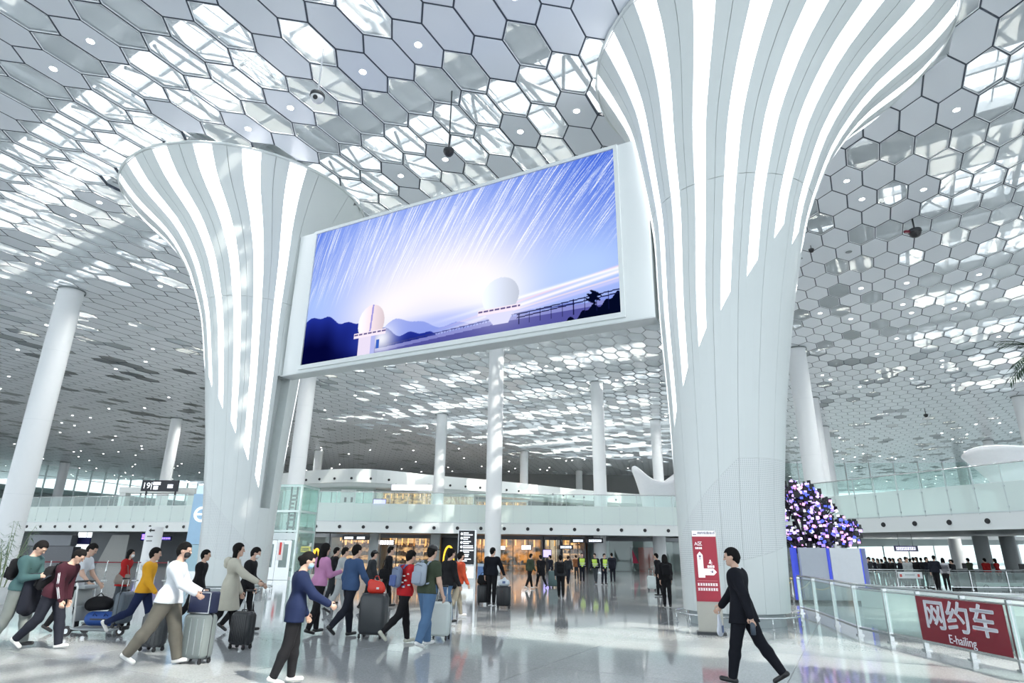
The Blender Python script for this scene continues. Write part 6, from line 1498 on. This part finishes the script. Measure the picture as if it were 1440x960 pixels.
p30 = man(1054, 962, 768, 58, 'man in black suit striding left in the right foreground', 'suit', 'suit', legs=(14, 3, -23, 12), lean=3, kind='suit', head=(4, 12), armL=(-22, 10, 12), armR=(36, 12, 8), collar=mat('collar_white', (.8, .82, .84), .6), vox=.0105, bulk=1.26, hem=-.17)
# things held or carried
h = p30['hands'][1]; bg_ = empty('plastic_bag', (h[0], h[1], h[2]), p30['heading'], 'white plastic bag with blue print held by the suited man', 'bag')
F = Field(); F.cap((0, 0, -.10), (.02, 0, -.28), .045, .085, .04, ((0, 1, 0), .5)); F.cap((-.06, 0, -.30), (.07, 0, -.31), .06, .06, .04, ((0, 1, 0), .5)); V, Fq = F.mesh(.011); np_mesh('bag_body', V, Fq, mat('plastic_white', (.72, .75, .82), .35), bg_); MB().tube([(0, -.01, .0), (-.02, 0, -.06), (0, 0, -.12)], .008, 5).build('bag_handle', mat('plastic_white', (.72, .75, .82), .35), bg_)
MB().box((.0, -.046, -.27), (.06, .012, .10), 0).build('print', mat('print_blue', (.10, .15, .3), .5), bg_)
h = p30['hands'][0]; bt = empty('drink_bottle', (h[0], h[1], h[2] - .06), 0, 'small dark bottle in the trailing hand of the suited man', 'bottle'); MB().lathe((0, 0, 0), [(0, -.10), (.035, -.10), (.035, .04), (.018, .07)], 14).build('bottle', mat('bottle_dark', (.06, .08, .11), .2), bt); MB().lathe((0, 0, 0), [(.018, .07), (.018, .09), (0, .09)], 12).build('bottle_cap', BLACK, bt)
GREYC = mat('case_grey', (.20, .23, .23), .35, var=.03); BLKC = mat('case_black', (.018, .02, .023), .3); CHARC = mat('case_charcoal', (.04, .045, .05), .35); WHC = mat('case_white', (.62, .68, .66), .35)
s = fl(273, 932); sc1 = suitcase((s[0], s[1]), R_(-18), 'grey hard suitcase with curved front pushed by the white sweater man', GREYC, .47, .28, .66, 4, .26, ribm=mat('case_grey2', (.26, .30, .30), .35))
nb = empty('navy_case', (s[0] + .01, s[1], .735), R_(-16), 'navy hard case with pale edges riding on the grey suitcase', 'case'); MB().rbox((0, 0, .165), (.42, .22, .33), .02).build('shell', mat('case_navy', (.018, .025, .07), .5), nb)
for z in (.012, .318): MB().box((0, -.108, z), (.42, .012, .014)).build('edge_trim', STEEL, nb)
for x in (-.2, .2): MB().box((x, -.108, .165), (.014, .012, .31)).build('edge_trim', STEEL, nb)
MB().box((.03, -.112, .24), (.07, .006, .02)).build('name_plate', STEEL, nb); MB().tube([(-.07, 0, .33), (-.06, 0, .37), (.06, 0, .37), (.07, 0, .33)], .011, 6).build('carry_handle', BLACK, nb)
s = fl(337, 912); suitcase((s[0], s[1]), R_(-20), 'glossy black ribbed suitcase pulled by the beige coated woman', BLKC, .40, .26, .56, 9, .36)
s = fl(212, 915); suitcase((s[0], s[1]), R_(-20), 'dark grey suitcase half hidden behind the white sweater man', CHARC, .42, .26, .55, 5, .3)
s = fl(523, 897); big = suitcase((s[0], s[1]), R_(-12), 'big charcoal suitcase pushed by the steel blue sweater man', CHARC, .58, .34, .80, 0, 0, bevel=.09)
rb = empty('red_bag', (s[0] + .02, s[1] - .02, .875), R_(-12), 'bright red carrier bag standing on the big charcoal suitcase', 'bag'); F = Field(); F.cap((-.12, 0, .08), (.12, 0, .08), .085, .085, .04, ((0, 1, 0), .7)); F.cap((-.13, 0, .20), (.10, 0, .17), .075, .06, .05, ((0, 1, 0), .5)); V, Fq = F.mesh(.012); np_mesh('bag_body', V, Fq, mat('bag_red', (.62, .03, .015), .45), rb)
MB().tube([(-.08, 0, .25), (-.03, 0, .34), (.03, 0, .34), (.07, 0, .24)], .009, 6).build('bag_handle', mat('bag_red', (.62, .03, .015), .45), rb); MB().box((.06, -.075, .10), (.06, .01, .04)).build('print', WHITESHOE, rb)
s = fl(618, 899); suitcase((s[0], s[1]), R_(-14), 'white suitcase in front of the olive shirted man', WHC, .44, .28, .66, 0, .3)
s = fl(679, 850); suitcase((s[0], s[1]), R_(10), 'black suitcase standing left of the man by the centre pillar', BLKC, .40, .26, .58, 5, .2); c = (s[0], s[1] - .05, .84); soft_bag(c, 0, 'black bag resting on the left suitcase by the centre pillar', CK['black'], .34, .2, .3, .12, 'holdall')
s = fl(708, 855); suitcase((s[0], s[1]), R_(-10), 'black suitcase standing right of the man by the centre pillar', BLKC, .46, .28, .60, 5, 0); F = Field(); F.cap((-.10, 0, .10), (.10, 0, .10), .10, .10, .04); F.cap((0, 0, .16), (.03, 0, .24), .08, .04, .05); V, Fq = F.mesh(.02)
pb = empty('plastic_bag', (s[0], s[1], .67), 0, 'pale plastic bag on the right suitcase by the centre pillar', 'bag'); np_mesh('bag_body', V, Fq, mat('plastic_pale', (.62, .68, .72), .4), pb); MB().box((.0, -.10, .12), (.10, .02, .07)).build('print', mat('print_blue', (.10, .15, .3), .5), pb)
s = fl(778, 826); suitcase((s[0], s[1]), 0, 'teal grey suitcase in the middle of the far group', mat('case_teal', (.09, .15, .15), .4), .5, .3, .75, 0, .2)
s = fl(917, 830); suitcase((s[0], s[1]), 0, 'white suitcase beside the dark jacketed person near the right column', WHC, .42, .28, .62, 0, .3)
# ------------------------------------------------------------------ airport luggage trolley with its load
def trolley():
    b = fl(134, 893); root = empty('luggage_trolley', (b[0], b[1], 0), R_(-4), 'grey airport luggage trolley loaded with bags at left', 'trolley'); FR = mat('trolley_frame', (.34, .37, .38), .35, .7)
    for y in (-.27, .27): MB().tube([(-.55, y, .20), (-.30, y, .14), (.45, y * .8, .12), (.58, y * .5, .16)], .022, 8).build('side_rail', FR, root)
    MB().box((.05, 0, .15), (.95, .46, .02)).build('load_plate', mat('plate_grey', (.30, .32, .33), .5), root)
    for y in (-.26, .26): MB().tube([(-.33, y, .16), (-.42, y, .95), (-.46, y, 1.02)], .018, 8).build('upright', mat('trolley_white', (.75, .78, .78), .4), root)
    MB().tube([(-.47, -.30, 1.03), (-.53, -.15, 1.04), (-.53, .15, 1.04), (-.47, .30, 1.03)], .022, 8).build('push_bar', DARK, root)
    MB().rbox((-.46, 0, .72), (.05, .50, .34), .02).build('advert_panel', mat('panel_grey', (.42, .45, .45), .45), root); MB().rbox((-.40, 0, .42), (.04, .48, .30), .02).build('lower_panel', mat('panel_grey2', (.36, .39, .40), .45), root)
    MB().rbox((-.40, 0, .93), (.20, .40, .08), .02).build('top_basket', mat('panel_grey2', (.36, .39, .40), .45), root)
    for x, y, r in ((-.45, -.27, .10), (-.45, .27, .10), (.52, 0, .085)): 
        o = MB().tube([(x, y - .022, r), (x, y + .022, r)], r, 16).build('wheel', BLACK, root); MB().tube([(x, y - .026, r), (x, y + .026, r)], r * .5, 12).build('hub', STEEL, o)
    MB().rbox((.60, 0, .15), (.06, .26, .08), .02).build('bumper', BLACK, root)
    R = Matrix.Translation(root.location) @ Matrix.Rotation(R_(-4), 4, 'Z')
    put = lambda v: tuple(R @ Vector(v))
    a = empty('duffel_bag', put((.12, 0, .17)), R_(-4), 'blue duffel bag lying at the bottom of the trolley', 'bag'); F = Field(); F.cap((-.26, 0, .15), (.26, 0, .15), .14, .14, .05, ((0, 1, 0), 1.1)); V, Fq = F.mesh(.016); np_mesh('bag_body', V, Fq, mat('duffel_blue', (.02, .08, .32), .6), a); MB().box((0, -.155, .15), (.40, .01, .03)).build('zip', DARK, a)
    for x in (-.12, .12): MB().tube([(x - .05, -.13, .20), (x, -.17, .27), (x + .05, -.13, .20)], .010, 6).build('strap', mat('duffel_blue2', (.015, .05, .2), .6), a)
    a = empty('duffel_bag', put((-.06, .02, .455)), R_(-4), 'black duffel bag on top of the blue one on the trolley', 'bag'); F = Field(); F.cap((-.17, 0, .13), (.17, 0, .15), .13, .12, .05); F.cap((-.1, 0, .2), (.08, 0, .22), .09, .08, .05); V, Fq = F.mesh(.016); np_mesh('bag_body', V, Fq, CK['black'], a); MB().tube([(-.1, -.02, .28), (0, -.02, .36), (.1, -.02, .28)], .010, 6).build('strap', CK['black'], a)
    sc = suitcase(put((.50, .0, 0))[:2], R_(84), 'slate suitcase standing at the front of the trolley', mat('case_slate', (.10, .13, .16), .4), .40, .22, .62, 4, .26); sc.location.z = .16
trolley()

# ------------------------------------------------------------------ distant crowd behind the far railing at right
rc = random.Random(31); proto = []
CL = ['black', 'char', 'ink', 'slate']
for k in range(6):
    P = person((0, -60), 0, 'x', CK[CL[k % 4]], CK['black'], H=1.68, legs=(4, 3, -4, 3), armL=(8, 6, 30 + 10 * k), armR=(4, 6, 20 + 12 * k), vox=.032, hair=['short', 'bob', 'short', 'long', 'short', 'short'][k], female=k in (1, 3), bulk=1.1); proto.append(P['root'])
def copy_person(src, pos, rz, label, group, sc=1.0):
    c = src.copy(); COL.objects.link(c); c.location = (pos[0], pos[1], 0); c.rotation_euler = (0, 0, rz); c.scale = (sc, sc, sc); c['label'] = label; c['group'] = group
    for ch in src.children:
        q = ch.copy(); COL.objects.link(q); q.parent = c
        for g_ in ch.children: z = g_.copy(); COL.objects.link(z); z.parent = q
    return c
xs = [1201, 1206, 1213, 1219, 1224, 1230, 1236, 1241, 1247, 1253, 1258, 1263, 1268, 1273, 1279, 1285, 1291, 1296, 1301, 1305, 1335, 1340]
for k, px in enumerate(xs):
    Yc = (37.6, 39.6, 41.6)[k % 3] + rc.uniform(-.12, .12); p = at_y(px, 790, Yc); copy_person(proto[rc.randrange(6)], (p[0], Yc), rc.uniform(0, 2 * PI), 'dark clothed person standing in the distant crowd at right', 'distant crowd at right', rc.uniform(.93, 1.02))
for r in proto:
    for ch in list(r.children):
        for g_ in list(ch.children): bpy.data.objects.remove(g_)
        bpy.data.objects.remove(ch)
    bpy.data.objects.remove(r)
for px, Yc, hd, lab, t, b, kw in [(1275, 37, 170, 'person in pale grey coat in the middle of the distant crowd', 'pale', 'black', {}), (1313, 36.2, -60, 'taller person in black with pale mask right of the distant crowd', 'ink', 'black', dict(mask=MWH)), (1326, 36.0, -30, 'person in black and white striped top behind the far railing', 'stripe', 'black', dict(hair='bob', female=True)),
        (1363, 39.2, 20, 'person in dark olive jacket between the grey counters at right', 'green', 'black', {}), (1386, 39.2, 0, 'person in red top at the left end of the longer counter', 'red', 'black', {}), (1401, 39.2, 30, 'person in red top at the right end of the longer counter', 'red', 'black', dict(hair='bob', female=True))]:
    p = at_y(px, 790, Yc); P = person((p[0], Yc), R_(hd), lab, CK[t], CK[b], H=1.68 if px != 1313 else 1.80, legs=(4, 3, -4, 3), vox=.028, bulk=1.12, **kw)
    if t == 'stripe':
        mb = MB()
        for z in np.arange(.0, .42, .075): 
            rr_ = .17 if z < .3 else .19; mb.tube([tuple(np.array((.185 * math.cos(a), .135 * math.sin(a), .90 + z)) ) for a in np.linspace(0, 2 * PI, 19)], .018, 5, False)
        mb.build('dark_stripes', CK['black'], P['root'])
